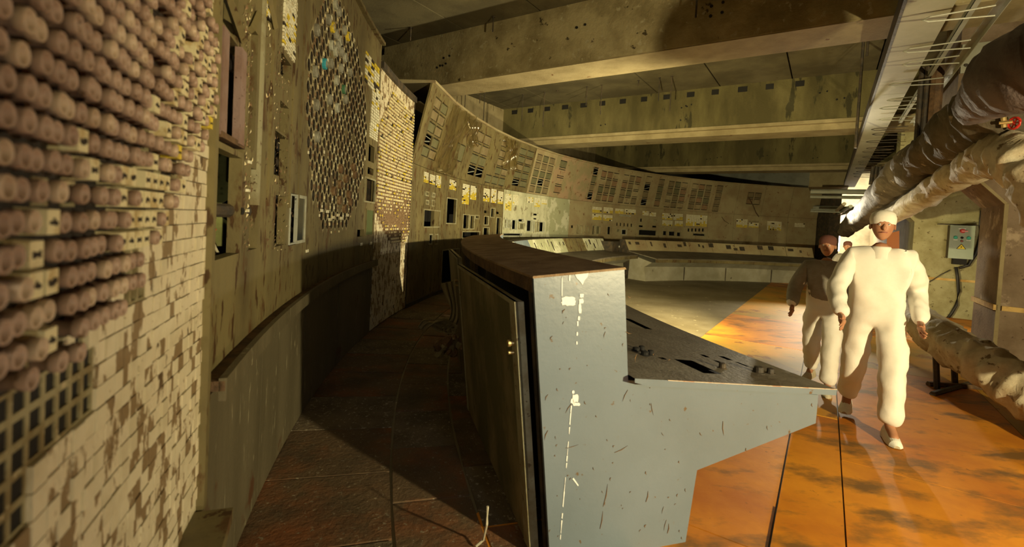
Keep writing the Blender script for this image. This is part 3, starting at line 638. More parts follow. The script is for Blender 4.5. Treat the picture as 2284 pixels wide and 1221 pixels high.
for k in range(17):
    ta, tb = T0+k*DT+.0006, T0+(k+1)*DT-.0006
    um, lm = PM.get(k, (beige, beige)); L_ = LOW[k]
    root = thing('control_cabinet', LABEL[k], 'control cabinet', A((ta+tb)/2, RW, 0))
    holes = [R4(*h) for h in L_['h']]
    m = MB(); plate(m, ta, tb, .08, HF-.004, holes, lm, dep=.07, nt=3); m.build('lower_panel', root, fix=False)
    m = MB(); m.abox(ta, tb, RW-.02, RW+.1, 0, .08, dark); m.build('plinth', root)
    # upper leaning plate with instrument squares
    uh = []; cellsU = []
    for gi, (kind, a0, a1, b0, b1, nx, ny) in enumerate(UP[k]):
        for i in range(nx):
            for j in range(ny):
                if k == 3 and gi == 1 and i == 1 and j != 0: continue
                c = (ta+(tb-ta)*(a0+(a1-a0)*i/nx), ta+(tb-ta)*(a0+(a1-a0)*(i+1)/nx), HF+(HT-HF)*(b0+(b1-b0)*j/ny), HF+(HT-HF)*(b0+(b1-b0)*(j+1)/ny))
                e = .018; c = (c[0]+e/RW, c[1]-e/RW, c[2]+e, c[3]-e); uh.append(c); cellsU.append((c, (gi, i, j) in HOLES.get(k, [])))
    m = MB(); plate(m, ta, tb, HF+.004, HT, uh, um, rf=lean_r, dep=.034, nt=3); m.build('upper_panel', root, fix=False)
    for c, hole in cellsU:
        if hole:
            m = MB(); zm = (c[2]+c[3])/2
            m.tube([A(c[0], lean_r(c[2])+.04, c[2]+.03), A(c[1], lean_r(zm)+.05, zm)], .012, steel, 5); m.tube([A(c[0], lean_r(c[3])+.06, c[3]-.03), A(c[1], lean_r(c[3])+.05, c[3]-.05)], .01, steel, 5)
            m.build('broken_bracket', root); continue
        m = MB(); mt = random.choice([face_g, face_g, face_b]) if k < 6 else random.choice([face_b, face_b, face_g, face_r, um])
        e = .022 if k < 6 else .028; q = .010
        m.hexa([A(c[0]+e/RW, lean_r(c[2])+.03, c[2]+e), A(c[1]-e/RW, lean_r(c[2])+.03, c[2]+e), A(c[1]-e/RW, lean_r(c[3])+.03, c[3]-e), A(c[0]+e/RW, lean_r(c[3])+.03, c[3]-e),
                A(c[0]+e/RW, lean_r(c[2])+q, c[2]+e), A(c[1]-e/RW, lean_r(c[2])+q, c[2]+e), A(c[1]-e/RW, lean_r(c[3])+q, c[3]-e), A(c[0]+e/RW, lean_r(c[3])+q, c[3]-e)], mt)
        m.face([A(c[0]-.0004, lean_r(c[2])+.035, c[2]-.006), A(c[1]+.0004, lean_r(c[2])+.035, c[2]-.006), A(c[1]+.0004, lean_r(c[3])+.035, c[3]+.006), A(c[0]-.0004, lean_r(c[3])+.035, c[3]+.006)], black)
        m.build('instrument_face', root)
    if L_['t']:
        m = MB()
        for t in L_['t']: tile_group(m, *t)
        m.build('lamp_tiles', root, fix=False, kind='stuff')
    for h in L_['h']:
        if (h[2]-h[0])*(h[3]-h[1]) > 60: frame('slot_frame', *h, whitefr if k in (4, 5, 9) else doorstrip, .022, .012, None, root)
    for h in L_['f']: frame('small_instrument', *h, doorstrip, .025, .03, face_g, root)
    m = MB(); m.abox(ta, tb, RW-LEAN-.05, RW+.35, HT, HT+.045, um if k > 5 else beige); m.build('top_cap', root)
    m = MB(); m.abox(ta, tb, RW+.75, RW+.8, 0, HT, black); m.build('cabinet_back', root)
    if k in (0,):
        m = MB(); m.abox(ta, ta+.001, RW+.1, RW+.75, 0, HF, dark)
        for (z1, z2, o1, o2) in ((2.9, 3.6, .1, .3), (3.5, 2.8, .05, .35), (2.7, 2.95, 0, .3), (3.3, 3.75, .2, .1)): m.tube([A(ta-.003, RW+o1, z1), A(ta+.02, RW+o2, z2)], .012, steel, 5)
        m.build('open_side_frame', root)
# scratches / loose cables on far panels
for (pts, r_) in (([(1663, 440), (1675, 458), (1684, 475), (1691, 484)], .02), ([(1608, 484), (1614, 493), (1624, 499), (1616, 505)], .012)):
    P_ = [A(cyl(x, y)[0], RW-.05-.25*max(0, (cyl(x, y)[1]-HF)/1.4), cyl(x, y)[1]) for x, y in pts]; m = MB(); m.tube(P_, r_, rust, 6)
    tag(m.build('cable', loc=P_[0]), 'short dark cable dangling on the beige panels toward the right end' if r_ > .015 else 'thin dark bent cable stuck on the blank beige panel', 'cable')
# hanging transparent film
def hanging(name, label, xs, y0s, y1s, seedn, rad=.18):
    rg = random.Random(seedn); m = MB(); n, q = 22, 26; V = []
    for i in range(n):
        for j in range(q):
            a_ = i/(n-1); b_ = j/(q-1); x0 = xs[0]+(xs[1]-xs[0])*a_; x1 = xs[2]+(xs[3]-xs[2])*a_
            x = x0+(x1-x0)*b_; y = y0s[0]+(y0s[1]-y0s[0])*a_; y2 = y1s[0]+(y1s[1]-y1s[0])*a_; y = y+(y2-y)*b_
            t, z = cyl(x, y, RW-LEAN); zc = min(max(z, .5), HT); r = lean_r(zc)-.07-.06*b_+.06*math.sin(a_*17+b_*3+seedn)*(.4+b_)+.03*math.sin(a_*31+b_*11)+.04*math.sin(b_*9+a_*4)
            if z < HF: r = RW-LEAN*.5-.1+.05*math.sin(a_*17+b_*5)
            V.append(A(t, r, z))
    s0 = 0
    for i in range(n-1):
        for j in range(q-1): m.face([V[i*q+j], V[(i+1)*q+j], V[(i+1)*q+j+1], V[i*q+j+1]], film)
    return tag(m.build(name, smooth=True, loc=V[0]), label, 'plastic sheet')
hanging('plastic_sheet', 'long clear plastic sheet hanging over the panel top beside the mosaic', (1010, 1052, 988, 1018), (232, 262), (380, 398), 1)
hanging('plastic_sheet', 'middle clear plastic sheet, a narrow bunch stuck to the panel top', (1036, 1064, 1052, 1062), (258, 275), (330, 325), 2)
hanging('plastic_sheet', 'rightmost and smallest clear plastic sheet draped over stepped instruments', (1122, 1150, 1128, 1158), (303, 318), (375, 385), 3)

# ================================================================== consoles
def sweep(mb, prof, t0, t1, r0, mat, n=8, sgn=-1):
    prof = [(r0+sgn*d, z) for d, z in prof]; N_ = len(prof)
    for k in range(n):
        a, b = t0+(t1-t0)*k/n, t0+(t1-t0)*(k+1)/n
        for i in range(N_):
            p, q = prof[i], prof[(i+1) % N_]; mt = mat[i] if isinstance(mat, list) else mat
            if mt is None: continue
            mb.face([A(a, *p), A(b, *p), A(b, *q), A(a, *q)], mt)
    for t in (t0, t1): mb.face([A(t, *p) for p in prof], mat[0] if isinstance(mat, list) else mat)
RB = 14.8216; TC = -.3155; TE = .055
con = thing('control_console', 'big blue-grey desk console in front with a dirty top and open back doors', 'console', A(TC+.1, RB-.8, 0))
m = MB(); prof = [(.163, .0), (0.0, 1.36), (.459, 1.409), (.516, .87), (1.755, .72), (1.751, .558), (.956, .378), (.912, .0)]
# upright and foot as one sheet-metal body
m2_ = MB()
def end_face(mb, t, prof, mat): mb.face([A(t, RB-d, z) for d, z in prof], mat)
end_face(m2_, TC, prof, bluegrey); end_face(m2_, TC+.0012, prof, bluegrey)
for i in range(len(prof)):
    p, q = prof[i], prof[(i+1) % len(prof)]; m2_.face([A(TC, RB-p[0], p[1]), A(TC, RB-q[0], q[1]), A(TC+.0012, RB-q[0], q[1]), A(TC+.0012, RB-p[0], p[1])], bluegrey)
side = m2_.build('side_panel', con); side['label'] = 'flat blue-grey end panel with white paint streaks'
# paint marks standing as thin skins on the side panel
wp = M('white_paint', (.85, .87, .86), rough=.7, bump=.1)
def onface(x, y):
    P0 = A(TC, RB, 0); d = Vector((math.cos(TC), -math.sin(TC), 0)); n = Vector((-math.sin(TC), -math.cos(TC), 0)); r = Vector(ray(x, y))
    t = (P0-Vector((0, 0, CAMH))).dot(n)/r.dot(n); return Vector((0, 0, CAMH))+r*t+n*.0015
def paint(poly, mat): 
    c = [onface(*p) for p in poly]; m = MB(); n = Vector((-math.sin(TC), -math.cos(TC), 0))
    m.face([p+n*.0012 for p in c], mat)
    for i in range(len(c)): a, b = c[i], c[(i+1) % len(c)]; m.face([a, b, b+n*.0012, a+n*.0012], mat)
    return m.build('paint_mark', side)
def blob(x0, x1, y0, y1, sd, n=26):
    rg = random.Random(sd); cx_, cy_ = (x0+x1)/2, (y0+y1)/2
    return [(cx_+(x1-x0)/2*max(-1, min(1, 1.25*math.cos(a)))*(1-.28*rg.random()), cy_+(y1-y0)/2*max(-1, min(1, 1.25*math.sin(a)))*(1-.3*rg.random())) for a in [2*PI*k/n for k in range(n)]]
paint(blob(1249, 1285, 661, 683, 3), wp); paint([(1281, 611), (1290, 607), (1312, 609), (1310, 618), (1303, 626), (1299, 636), (1293, 628), (1286, 621)], wp)
for i, (x, y, w_, h) in enumerate([(1297, 660, 5, 5), (1296, 672, 6, 6), (1293, 688, 4, 12), (1291, 710, 3, 5), (1288, 722, 2, 7), (1287, 745, 2, 5), (1286, 765, 2, 4), (1270, 620, 2, 8), (1253, 640, 1.2, 25), (1283, 889, 8, 10), (1276, 895, 4, 6), (1285, 902, 9, 4), (1278, 875, 3, 4)]): paint(blob(x-w_, x+w_, y-h, y+h, i+20, 14), wp)
rg = random.Random(5); ys = [905+i*16 for i in range(21)]; lx = lambda y: 1274-(y-905)*.083
for a_ in range(0, 20, 1):
    if a_ % 5 == 4: continue
    y0_, y1_ = ys[a_], ys[a_]+rg.uniform(9, 17); w0_, w1_ = rg.uniform(.5, 1.5), rg.uniform(.5, 1.5); paint([(lx(y0_)-w0_, y0_), (lx(y1_)-w1_, y1_), (lx(y1_)+w1_*.6, y1_+2), (lx(y0_)+w0_, y0_)], wp)
paint([(1276, 1068), (1279, 1066), (1290, 1082), (1289, 1085)], wp)
rs_ = M('rust_scratch', (.15, .085, .035), rough=.8, bump=0)
rg = random.Random(11)
for (x, y, dx, dy) in [(1350, 740, -4, 14), (1232, 750, -5, 8), (1260, 690, -6, 10), (1395, 740, 14, 4), (1420, 790, -4, 18), (1400, 870, -12, 26), (1345, 1130, 10, -50), (1338, 1180, 6, -40), (1275, 900, -14, 22), (1440, 1120, 5, -25), (1486, 1160, -6, 24), (1488, 1190, 3, -22), (1475, 965, 6, 8), (1612, 940, 2, 32), (1560, 965, 6, 8), (1260, 1000, 30, -8), (1370, 1010, 30, -16), (1303, 895, 4, 8), (1222, 960, -8, 22), (1400, 660, 8, 4), (1355, 655, 4, 5), (1480, 1130, -4, 16), (1528, 1090, 1, 8), (1222, 880, -6, 14), (1452, 900, 5, 26), (1710, 950, 2, 10), (1663, 1000, 3, 8), (1810, 900, 2, 8)]+[(rg.uniform(1215, 1520), rg.uniform(700, 1200), rg.uniform(-4, 4), rg.uniform(2, 8)) for _ in range(46)]:
    w_ = rg.uniform(.35, 1.1); L2 = math.hypot(dx, dy); nx_, ny_ = -dy/L2*w_, dx/L2*w_; mx, my = x+dx/2+nx_*2, y+dy/2+ny_*2
    paint([(x-nx_*.4, y-ny_*.4), (mx-nx_, my-ny_), (x+dx, y+dy), (mx+nx_, my+ny_), (x+nx_*.4, y+ny_*.4)], rs_)
# top
m = MB(); NN = 16
sweep(m, [(-.006, 1.357), (-.006, 1.368), (.459, 1.417), (.465, 1.407)], TC-.0006, TE, RB, rusttop, NN); m.build('console_top', con)
# front upright, desk front lip, underside, foot
m = MB()
for k in range(NN):
    a, b = TC+.0012+(TE-TC-.0012)*k/NN, TC+.0012+(TE-TC-.0012)*(k+1)/NN
    for p, q, mt in (((.459, 1.406), (.516, .89), bluegrey), ((1.755, .735), (1.751, .558), bluegrey), ((1.751, .558), (.956, .378), bluegrey), ((.956, .378), (.912, 0), bluegrey), ((.163, 0), (.912, 0), dark), ((.516, .86), (1.751, .71), dark)):
        m.face([A(a, RB-p[0], p[1]), A(b, RB-p[0], p[1]), A(b, RB-q[0], q[1]), A(a, RB-q[0], q[1])], mt)
end_face(m, TE, prof, dark); m.build('body_shell', con)
# desk plate with holes: built in (th, d)
dk = MB(); DN, DF = .579, 1.826; zt_ = lambda d: .891-(d-DN)*(.891-.766)/(DF-DN)
dh = []
def deskpt(x, y):    # hit the sloping desk plane
    z = .75
    for _ in range(12):
        P = onz(x, y, z); d = RB-math.hypot(P[0]-CX, P[1]-CY); z = zt_(d)
    return math.atan2(P[1]-CY, CX-P[0]), d
for (x0, y0, x1, y1) in ((1512, 806, 1604, 832), (1398, 714, 1448, 732), (1468, 798, 1487, 802), (1562, 792, 1582, 797), (1605, 796, 1632, 803), (1642, 809, 1668, 817), (1592, 805, 1614, 811)):
    (ta, da), (tb, db_) = deskpt(x0, y0), deskpt(x1, y1); xm = (x0+x1)/2
    (tc, dc_), (td, dd_) = deskpt(xm, y0), deskpt(xm, y1)
    dh.append((min(tc, td), max(tc, td), min(da, db_), max(da, db_)))
dh = [(a, b, c, d) for a, b, c, d in dh]
ts = sorted({TC-.004, TE}|{TC+(TE-TC)*k/14 for k in range(1, 14)}|{x for h in dh for x in h[:2]}); ds = sorted({.516, DF, .9, 1.4}|{x for h in dh for x in h[2:]})
for i in range(len(ts)-1):
    for j in range(len(ds)-1):
        tmid, dm_ = (ts[i]+ts[i+1])/2, (ds[j]+ds[j+1])/2
        if any(a <= tmid <= b and c <= dm_ <= d for a, b, c, d in dh): continue
        dk.face([A(ts[i], RB-ds[j], zt_(ds[j])), A(ts[i+1], RB-ds[j], zt_(ds[j])), A(ts[i+1], RB-ds[j+1], zt_(ds[j+1])), A(ts[i], RB-ds[j+1], zt_(ds[j+1]))], greydesk)
for i in range(len(ts)-1):
    for d, h in ((DF, .034),): dk.face([A(ts[i], RB-d, zt_(d)), A(ts[i+1], RB-d, zt_(d)), A(ts[i+1], RB-d+.003, zt_(d)-h), A(ts[i], RB-d+.003, zt_(d)-h)], bluegrey)
    dk.face([A(ts[i], RB-1.75, zt_(1.75)-.034), A(ts[i+1], RB-1.75, zt_(1.75)-.034), A(ts[i+1], RB-DF+.003, zt_(DF)-.034), A(ts[i], RB-DF+.003, zt_(DF)-.034)], bluegrey)
t = TC-.004
dk.face([A(t, RB-DN, zt_(DN)), A(t, RB-DF, zt_(DF)), A(t, RB-DF+.003, zt_(DF)-.034), A(t, RB-DN-.003, zt_(DN)-.032)], bluegrey)
dk.face([A(t, RB-.516, zt_(.516)), A(t, RB-DN, zt_(DN)), A(t, RB-DN-.003, zt_(DN)-.032), A(t, RB-.516, zt_(.516)-.02)], bluegrey)
dk.face([A(t, RB-DN-.003, zt_(DN)-.032), A(t, RB-DF+.003, zt_(DF)-.034), A(t+.005, RB-DF+.003, zt_(DF)-.034), A(t+.005, RB-DN-.003, zt_(DN)-.032)], bluegrey)
dk.build('desk_top', con, fix=False)
m = MB(); edge_bright = M('worn_bright_edge', (.62, .5, .36), (.5, .26, .14), 14, .5, .6, .5, bump=.1)
ea, eb_ = .70, DF-.002; m.hexa([A(TC-.0042, RB-ea, zt_(ea)-.002), A(TC-.0042, RB-eb_, zt_(eb_)-.002), A(TC-.0036, RB-eb_, zt_(eb_)-.002), A(TC-.0036, RB-ea, zt_(ea)-.002), A(TC-.0042, RB-ea, zt_(ea)+.001), A(TC-.0042, RB-eb_, zt_(eb_)+.001), A(TC-.0036, RB-eb_, zt_(eb_)+.001), A(TC-.0036, RB-ea, zt_(ea)+.001)], edge_bright); m.build('worn_edge', con)
for (x, y, r_, h, mt) in ((1419, 779, .022, .02, black), (1431, 778, .018, .026, black), (1438, 789, .022, .022, black), (1451, 788, .018, .026, black), (1611, 818, .02, .03, dark), (1692, 828, .026, .035, dark), (1718, 830, .02, .03, dark), (1684, 826, .012, .02, dark)):
    t, d = deskpt(x, y+4); m = MB(); m.lathe([(r_*1.4, 0), (r_*1.4, .004), (r_, .005), (r_, h), (r_*.6, h+.003)], mt, A(t, RB-d, zt_(d)), (0, 0, 1), 12); m.build('switch_knob', con)
# back: frame posts and doors
m = MB()
for t in (TC+.004, -.165, -.05, TE-.004): m.hexa([A(t-.0012, RB-.16, 0), A(t+.0012, RB-.16, 0), A(t+.0012, RB-.20, 0), A(t-.0012, RB-.20, 0), A(t-.0012, RB, 1.355), A(t+.0012, RB, 1.355), A(t+.0012, RB-.04, 1.355), A(t-.0012, RB-.04, 1.355)], dark)
K = 12
for k in range(K):
    a, b = TC+.0012+(TE-TC)*k/K, TC+.0012+(TE-TC)*(k+1)/K
    m.hexa([A(a, RB-.004, 1.29), A(b, RB-.004, 1.29), A(b, RB-.04, 1.29), A(a, RB-.04, 1.29), A(a, RB+.002, 1.357), A(b, RB+.002, 1.357), A(b, RB-.04, 1.357), A(a, RB-.04, 1.357)], rust)
    m.hexa([A(a, RB-.3, .02), A(b, RB-.3, .02), A(b, RB-.32, .02), A(a, RB-.32, .02), A(a, RB-.3, 1.3), A(b, RB-.3, 1.3), A(b, RB-.32, 1.3), A(a, RB-.32, 1.3)], black)
m.build('back_frame', con)
def door(t0, t1, off0, off1, zb, zt, label):
    lr = lambda z: .163*(1-z/1.36)
    r_ = lambda f, z: RB-lr(z)+off0+(off1-off0)*f
    m = MB(); T = lambda f: t0+(t1-t0)*f
    def slab(f0, f1, z0, z1, o0, o1, mt): m.hexa([A(T(f0), r_(f0, z0)+o0, z0), A(T(f1), r_(f1, z0)+o0, z0), A(T(f1), r_(f1, z0)+o1, z0), A(T(f0), r_(f0, z0)+o1, z0), A(T(f0), r_(f0, z1)+o0, z1), A(T(f1), r_(f1, z1)+o0, z1), A(T(f1), r_(f1, z1)+o1, z1), A(T(f0), r_(f0, z1)+o1, z1)], mt)
    slab(0, 1, zb, zt, .03, .045, doorm); slab(0, .045, zb, zt, 0, .046, doorstrip); slab(.955, 1, zb, zt, 0, .046, doorstrip); slab(.045, .955, zt-.02, zt, 0, .046, doorstrip)
    o = m.build('door', con); o['label'] = label
    hx = MB(); hx.lathe([(.012, 0), (.012, .02), (.017, .022), (.017, .035), (.01, .038)], brassm, A(T(.025), r_(.025, 1.0)+.046, 1.03), -Vector((math.cos(t0), -math.sin(t0), 0)), 10); hx.lathe([(.009, 0), (.009, .03)], brassm, A(T(.025), r_(.025, 1.0)+.046, .985), -Vector((math.cos(t0), -math.sin(t0), 0)), 10); hx.build('door_latch', o)
door(TC+.0065, -.188, .02, .05, .03, 1.235, 'near back door with a pale scuffed patch')
door(-.155, -.075, .02, .12, .03, 1.25, 'far back door standing ajar')
# desk consoles across the arc
def far_console(t0, t1, label, grey, hol, R_=14.6, zt=1.24, zj=.86, zd=.80):
    root = thing('control_console', label, 'console', A((t0+t1)/2, R_-.5, 0)); K = max(4, int((t1-t0)/.05))
    m = MB(); sweep(m, [(0, 0), (0, zt), (.22, zt), (.42, zj-.04), (.42, .3), (.3, 0)], t0, t1, R_, dark, K); m.build('body_shell', root)
    hl = [(h[0], h[1], zj+h[2]*(zt-zj), zj+h[3]*(zt-zj)) for h in hol]
    rf = lambda z: R_-.425+(z-zj)/(zt-zj)*.2
    NP = max(2, round((t1-t0)/.1)); prev = t0
    for p in range(NP):
        a, b = t0+(t1-t0)*p/NP+.0008, t0+(t1-t0)*(p+1)/NP-.0008; m = MB()
        plate(m, a, b, zj+.01, zt-.005, [h for h in hl if h[0] < b and h[1] > a], grey[p % len(grey)], rf=rf, dep=.015, nt=2); m.build('switch_panel', root, fix=False)
    m = MB(); sweep(m, [(.40, zj), (1.5, zd), (1.5, zd-.03), (.40, zj-.03)], t0, t1, R_, greydesk, K); m.build('desk_top', root)
    m = MB(); sweep(m, [(1.45, zd-.025), (1.495, zd-.025), (1.495, zd-.12), (1.45, zd-.12)], t0+.002, t1-.002, R_, olive, K); m.build('front_rail', root)
    m = MB(); sweep(m, [(.4, .0), (.4, zj-.1), (1.3, zd-.14), (1.02, zd-.3), (1.1, .0)], t0+.004, t1-.004, R_, kneem, K); m.build('knee_panel', root)
    for t_ in [t0+.004+(t1-t0-.008)*q/4 for q in range(1, 4)]:
        m = MB(); m.abox(t_, t_+.0015, R_-1.112, R_-1.09, .0, zd-.3, dark); m.build('knee_joint', root)
    return root
kneem = M('knee_panel_grey', (.34, .32, .25), (.27, .25, .18), 2, .4, .6, .6, c3=(.08, .06, .04), sc3=5, th3=.68, bump=.1)
hol1 = []
for k in range(90):
    rg = random.Random(k+77); t = -.1+k*.02+rg.uniform(0, .006); w_ = rg.choice([.004, .006, .009, .003]); b = rg.choice([.2, .35, .5]); hgt = rg.choice([.25, .4, .6])
    hol1.append((t, t+w_, b, min(.95, b+hgt)))
ca = (min(.07, cyl(1142, 545, 14.25)[0]), cyl(1355, 545, 14.2)[0])
far_console(ca[0], ca[1], 'far desk console, shorter one whose pale front shows just above the near console', [pale, bluegrey, palegreen, palegreen, olive, pale], hol1)
CX0, CY0 = CX, CY; CX, CY = 9.6, 7.2      # the long console bends about a centre of its own
cb = (cyl(1404, 550, 9.93)[0], cyl(1818, 550, 9.93)[0])
hol2 = []; tt = cb[0]+.01
rg = random.Random(3)
while tt < cb[1]-.02:
    w_ = rg.choice([.008, .012, .016, .02]); b = rg.choice([.35, .45, .55]); hol2.append((tt, tt+w_, b, b+rg.choice([.25, .4]))); tt += w_+rg.choice([.008, .02, .05])
far_console(cb[0], cb[1], 'long curved desk console at the far right below the beige panels', [beige], hol2, 10.35, 1.256, .9, .74)
CX, CY = CX0, CY0
gb = MB(); cg = (cyl(1360, 550, 14.0)[0], cyl(1401, 550, 14.0)[0]); gb.abox(cg[0], cg[1], 13.9, 14.4, 0, 1.16, dark)
for q in (.35, .62): gb.lathe([(.04, 0), (.04, .03), (.03, .035)], steel, A(cg[0]+(cg[1]-cg[0])*q, 13.9, 1.0), Vector((1, -.3, 0)), 10)
tag(gb.build('cabinet', loc=A(cg[0], 14, 0)), 'dark cupboard with two dim round dials in the gap between far consoles', 'cabinet')
# ================================================================== walkway rubbish
def drape(name, label, pts, wd, mat, sd):
    rg = random.Random(sd); m = MB(); n = 14; V = []; P_ = [Vector(p) for p in pts]; q = len(P_)
    for i, p in enumerate(P_):
        d = (P_[min(i+1, q-1)]-P_[max(i-1, 0)]).normalized(); s = Vector((.9, .35, 0)); s = (s-d*s.dot(d)).normalized(); nn = d.cross(s)
        for j in range(n):
            a = j/(n-1)-.5; V.append(p+s*a*wd[i]+nn*(.03*math.sin(a*16+i)+.02*math.sin(a*33+i*2)+rg.uniform(-.008, .008)))
    for i in range(q-1):
        for j in range(n-1): m.face([V[i*n+j], V[i*n+j+1], V[(i+1)*n+j+1], V[(i+1)*n+j]], mat)
    o = m.build(name, smooth=True, loc=V[0]); sm = o.modifiers.new('s', 'SOLIDIFY'); sm.thickness = .012
    sb = o.modifiers.new('b', 'SUBSURF'); sb.levels = 1; sb.render_levels = 2; return tag(o, label, 'sack')
cpt = [at(1000, 628, 4.9), at(1004, 650, 4.9), at(1012, 675, 4.9), at(1014, 700, 4.9), at(1010, 722, 4.88), at(990, 742, 4.75)]
drape('sacking', 'torn sacking sheet hanging from the open console door, fanned at its top', cpt, [.15, .12, .09, .09, .12, .12], cloth, 1)
cpt = [at(938, 735, 4.7), at(955, 716, 4.7), at(975, 722, 4.75), at(1000, 728, 4.8), at(1020, 735, 4.8)]
drape('sacking', 'crumpled sacking bundle lying below the hanging one behind the console', cpt, [.10, .17, .18, .16, .12], cloth, 2)
rk = MB()
for k in range(26):
    rg = random.Random(k+40); P_ = at(rg.uniform(975, 1035), rg.uniform(752, 790), 4.6+.2*rg.random()); q = rg.uniform(.02, .06); rk.lathe([(q*.6, -q), (q, -q*.3), (q*.8, q*.5), (q*.3, q)], rg.choice([cloth, rust, keybrown]), P_, (rg.random(), rg.random(), 1), 6)
tag(rk.build('rubble', loc=onz(1005, 800, 0), kind='stuff'), 'small heap of brown rubble under the sacking behind the console', 'rubble')
cw = MB(); P_ = [onz(1062, 1219, .02)+Vector((0, 0, 0)), onz(1078, 1205, .05), at(1086, 1170, 2.2), at(1088, 1130, 2.2)]; cw.tube(P_, .006, whitewire, 6); tag(cw.build('wire', loc=P_[0]), 'thin pale wire curling up beside the bottom of the console door', 'wire')

# ================================================================== ceiling hanger rods
def rod(x, y0, y1, u, r_=.011, lab='thin steel rod hanging from the ceiling', grp='ceiling hanger rods'):
    r = ray(x, y0); t = u/(r[0]*DC[0]+r[1]*DC[1]); P = Vector(r*t)+Vector((0, 0, CAMH)); r2 = ray(x, y1); t2 = u/(r2[0]*DC[0]+r2[1]*DC[1]); z2 = (r2*t2)[2]+CAMH
    zt_c = 5.05 if u < 6.7 else SLAB
    m = MB(); m.tube([Vector((P[0], P[1], zt_c)), Vector((P[0], P[1], z2))], r_, dark, 6); m.lathe([(.03, 0), (.03, .012)], dark, (P[0], P[1], zt_c-.012), (0, 0, 1), 8)
    o = m.build('hanger_rod', loc=(P[0], P[1], z2)); return tag(o, lab, 'rod', grp)
for (x, y0, y1, u, wh) in ((801, 0, 80, 4.6, 'hanger rod above the round-hole panel, leftmost of all'), (918, 30, 90, 6.2, 'bent-topped hanger rod left of the first beam face'), (1103, -10, 70, 6.5, 'hanger rod in front of the first beam, left one of its bright face'), (1558, -60, 38, 6.4, 'hanger rod crossing the upper middle of the first beam')):
    rod(x, y0, y1, u, .012, wh, None)
ORD = ['leftmost', 'second from left', 'third from left', 'fourth from left', 'fifth from left', 'sixth from left', 'sixth from right', 'fourth from right', 'third from right', 'second from right', 'rightmost']
ORD[6] = 'fifth from right'
rx = sorted([1170, 1218, 1246, 1312, 1345, 1426, 1473, 1500, 1084, 1041, 1074])
for (x, y1) in ((1170, 270), (1218, 282), (1246, 205), (1312, 235), (1345, 255), (1426, 192), (1473, 225), (1500, 248), (1084, 285), (1041, 262), (1074, 230)):
    rod(x, 150, y1, 11.8 if x > 1100 else 10.6, .012, ORD[rx.index(x)]+' of the thin dark rods hanging between the first and second beams', 'hanger rods of the middle bay')
rod(1926, 90, 330, 11, .025, 'thick dark hanger rod beside the pale duct, longer of its pair', None); rod(1936, 90, 125, 10.6, .02, 'short dark hanger rod stub beside the pale duct', None)

# ================================================================== pale duct, cable tray with wire hooks
VD0, VD1 = .50, .88
du = thing('cable_duct', 'pale board duct running overhead along the corridor on the right', 'duct', W(10, .7, 3.9))
us_ = [2, 6.2, 9.4, 13.5, 18, 22, 25.2]
for a, b in zip(us_, us_[1:]):
    m = MB(); m.rbox(a+.006, b-.006, VD0, VD1+.0, 3.9, 4.08, board); m.build('duct_board', du)
m = MB(); m.rbox(2, 25, VD0-.03, VD0-.001, 3.89, 4.1, dark); m.build('side_angle', du)
tr = thing('cable_tray', 'pale steel angle tray with wire hooks running beside the pale duct', 'cable tray', W(8, 1.1, 3.8))
for (v, z, w_, h) in ((1.0, 3.86, .05, .006), (1.0, 3.86, .006, .06), (1.16, 3.84, .07, .006), (1.22, 3.78, .006, .07)):
    m = MB(); m.rbox(3.0, 11.5, v, v+w_, z, z+h, steel); m.build('angle_bar', tr)
for k in range(20):
    u = 5.0+k*.75+(k % 3)*.12; z = 3.72; m = MB(); vv = VD0+.08+.05*(k % 2)
    m.tube([W(u-.02, 1.12, z+.02), W(u, vv+.05, z+.01), W(u+.03, vv, z), W(u+.06, vv+.05, z-.01), W(u+.09, 1.14, z-.03)], .0075, steel if k < 8 else dark, 6); m.build('wire_hook', tr)
m = MB(); m.rbox(8.575, 8.6, 1.35, 1.68, 3.90, 4.28, steel)
for v in (1.40, 1.63): m.lathe([(.02, 0), (.02, .02)], dark, W(8.575, v, 4.0), -DC, 8)
m.build('wall_plate', tr)
# vertical cable bundle in front of the wall
for k, (v, r_, z0) in enumerate(((1.10, .075, 2.6), (1.0, .03, 2.7), (.94, .03, 2.7))):
    m = MB(); m.tube([W(8.45, v, 4.0), W(8.45, v, z0)], r_, dark if k else rust, 8)
    tag(m.build('riser_pipe', loc=W(8.45, v, z0)), ['thick dark riser at the left edge of the brown concrete wall', 'thin dark riser next to the thick one', 'thinnest left riser beside the thick one'][k], 'pipe')
for k in range(5):
    m = MB(); p = at(1948+k*8, 372, 12.5); q_ = at(1942+k*8, 412, 12.5); m.tube([p, q_], .045, dark, 8)
    tag(m.build('riser_pipe', loc=q_), ORD[k]+' of the short dark risers under the far end of the wire-hook tray', 'pipe', 'riser cluster')
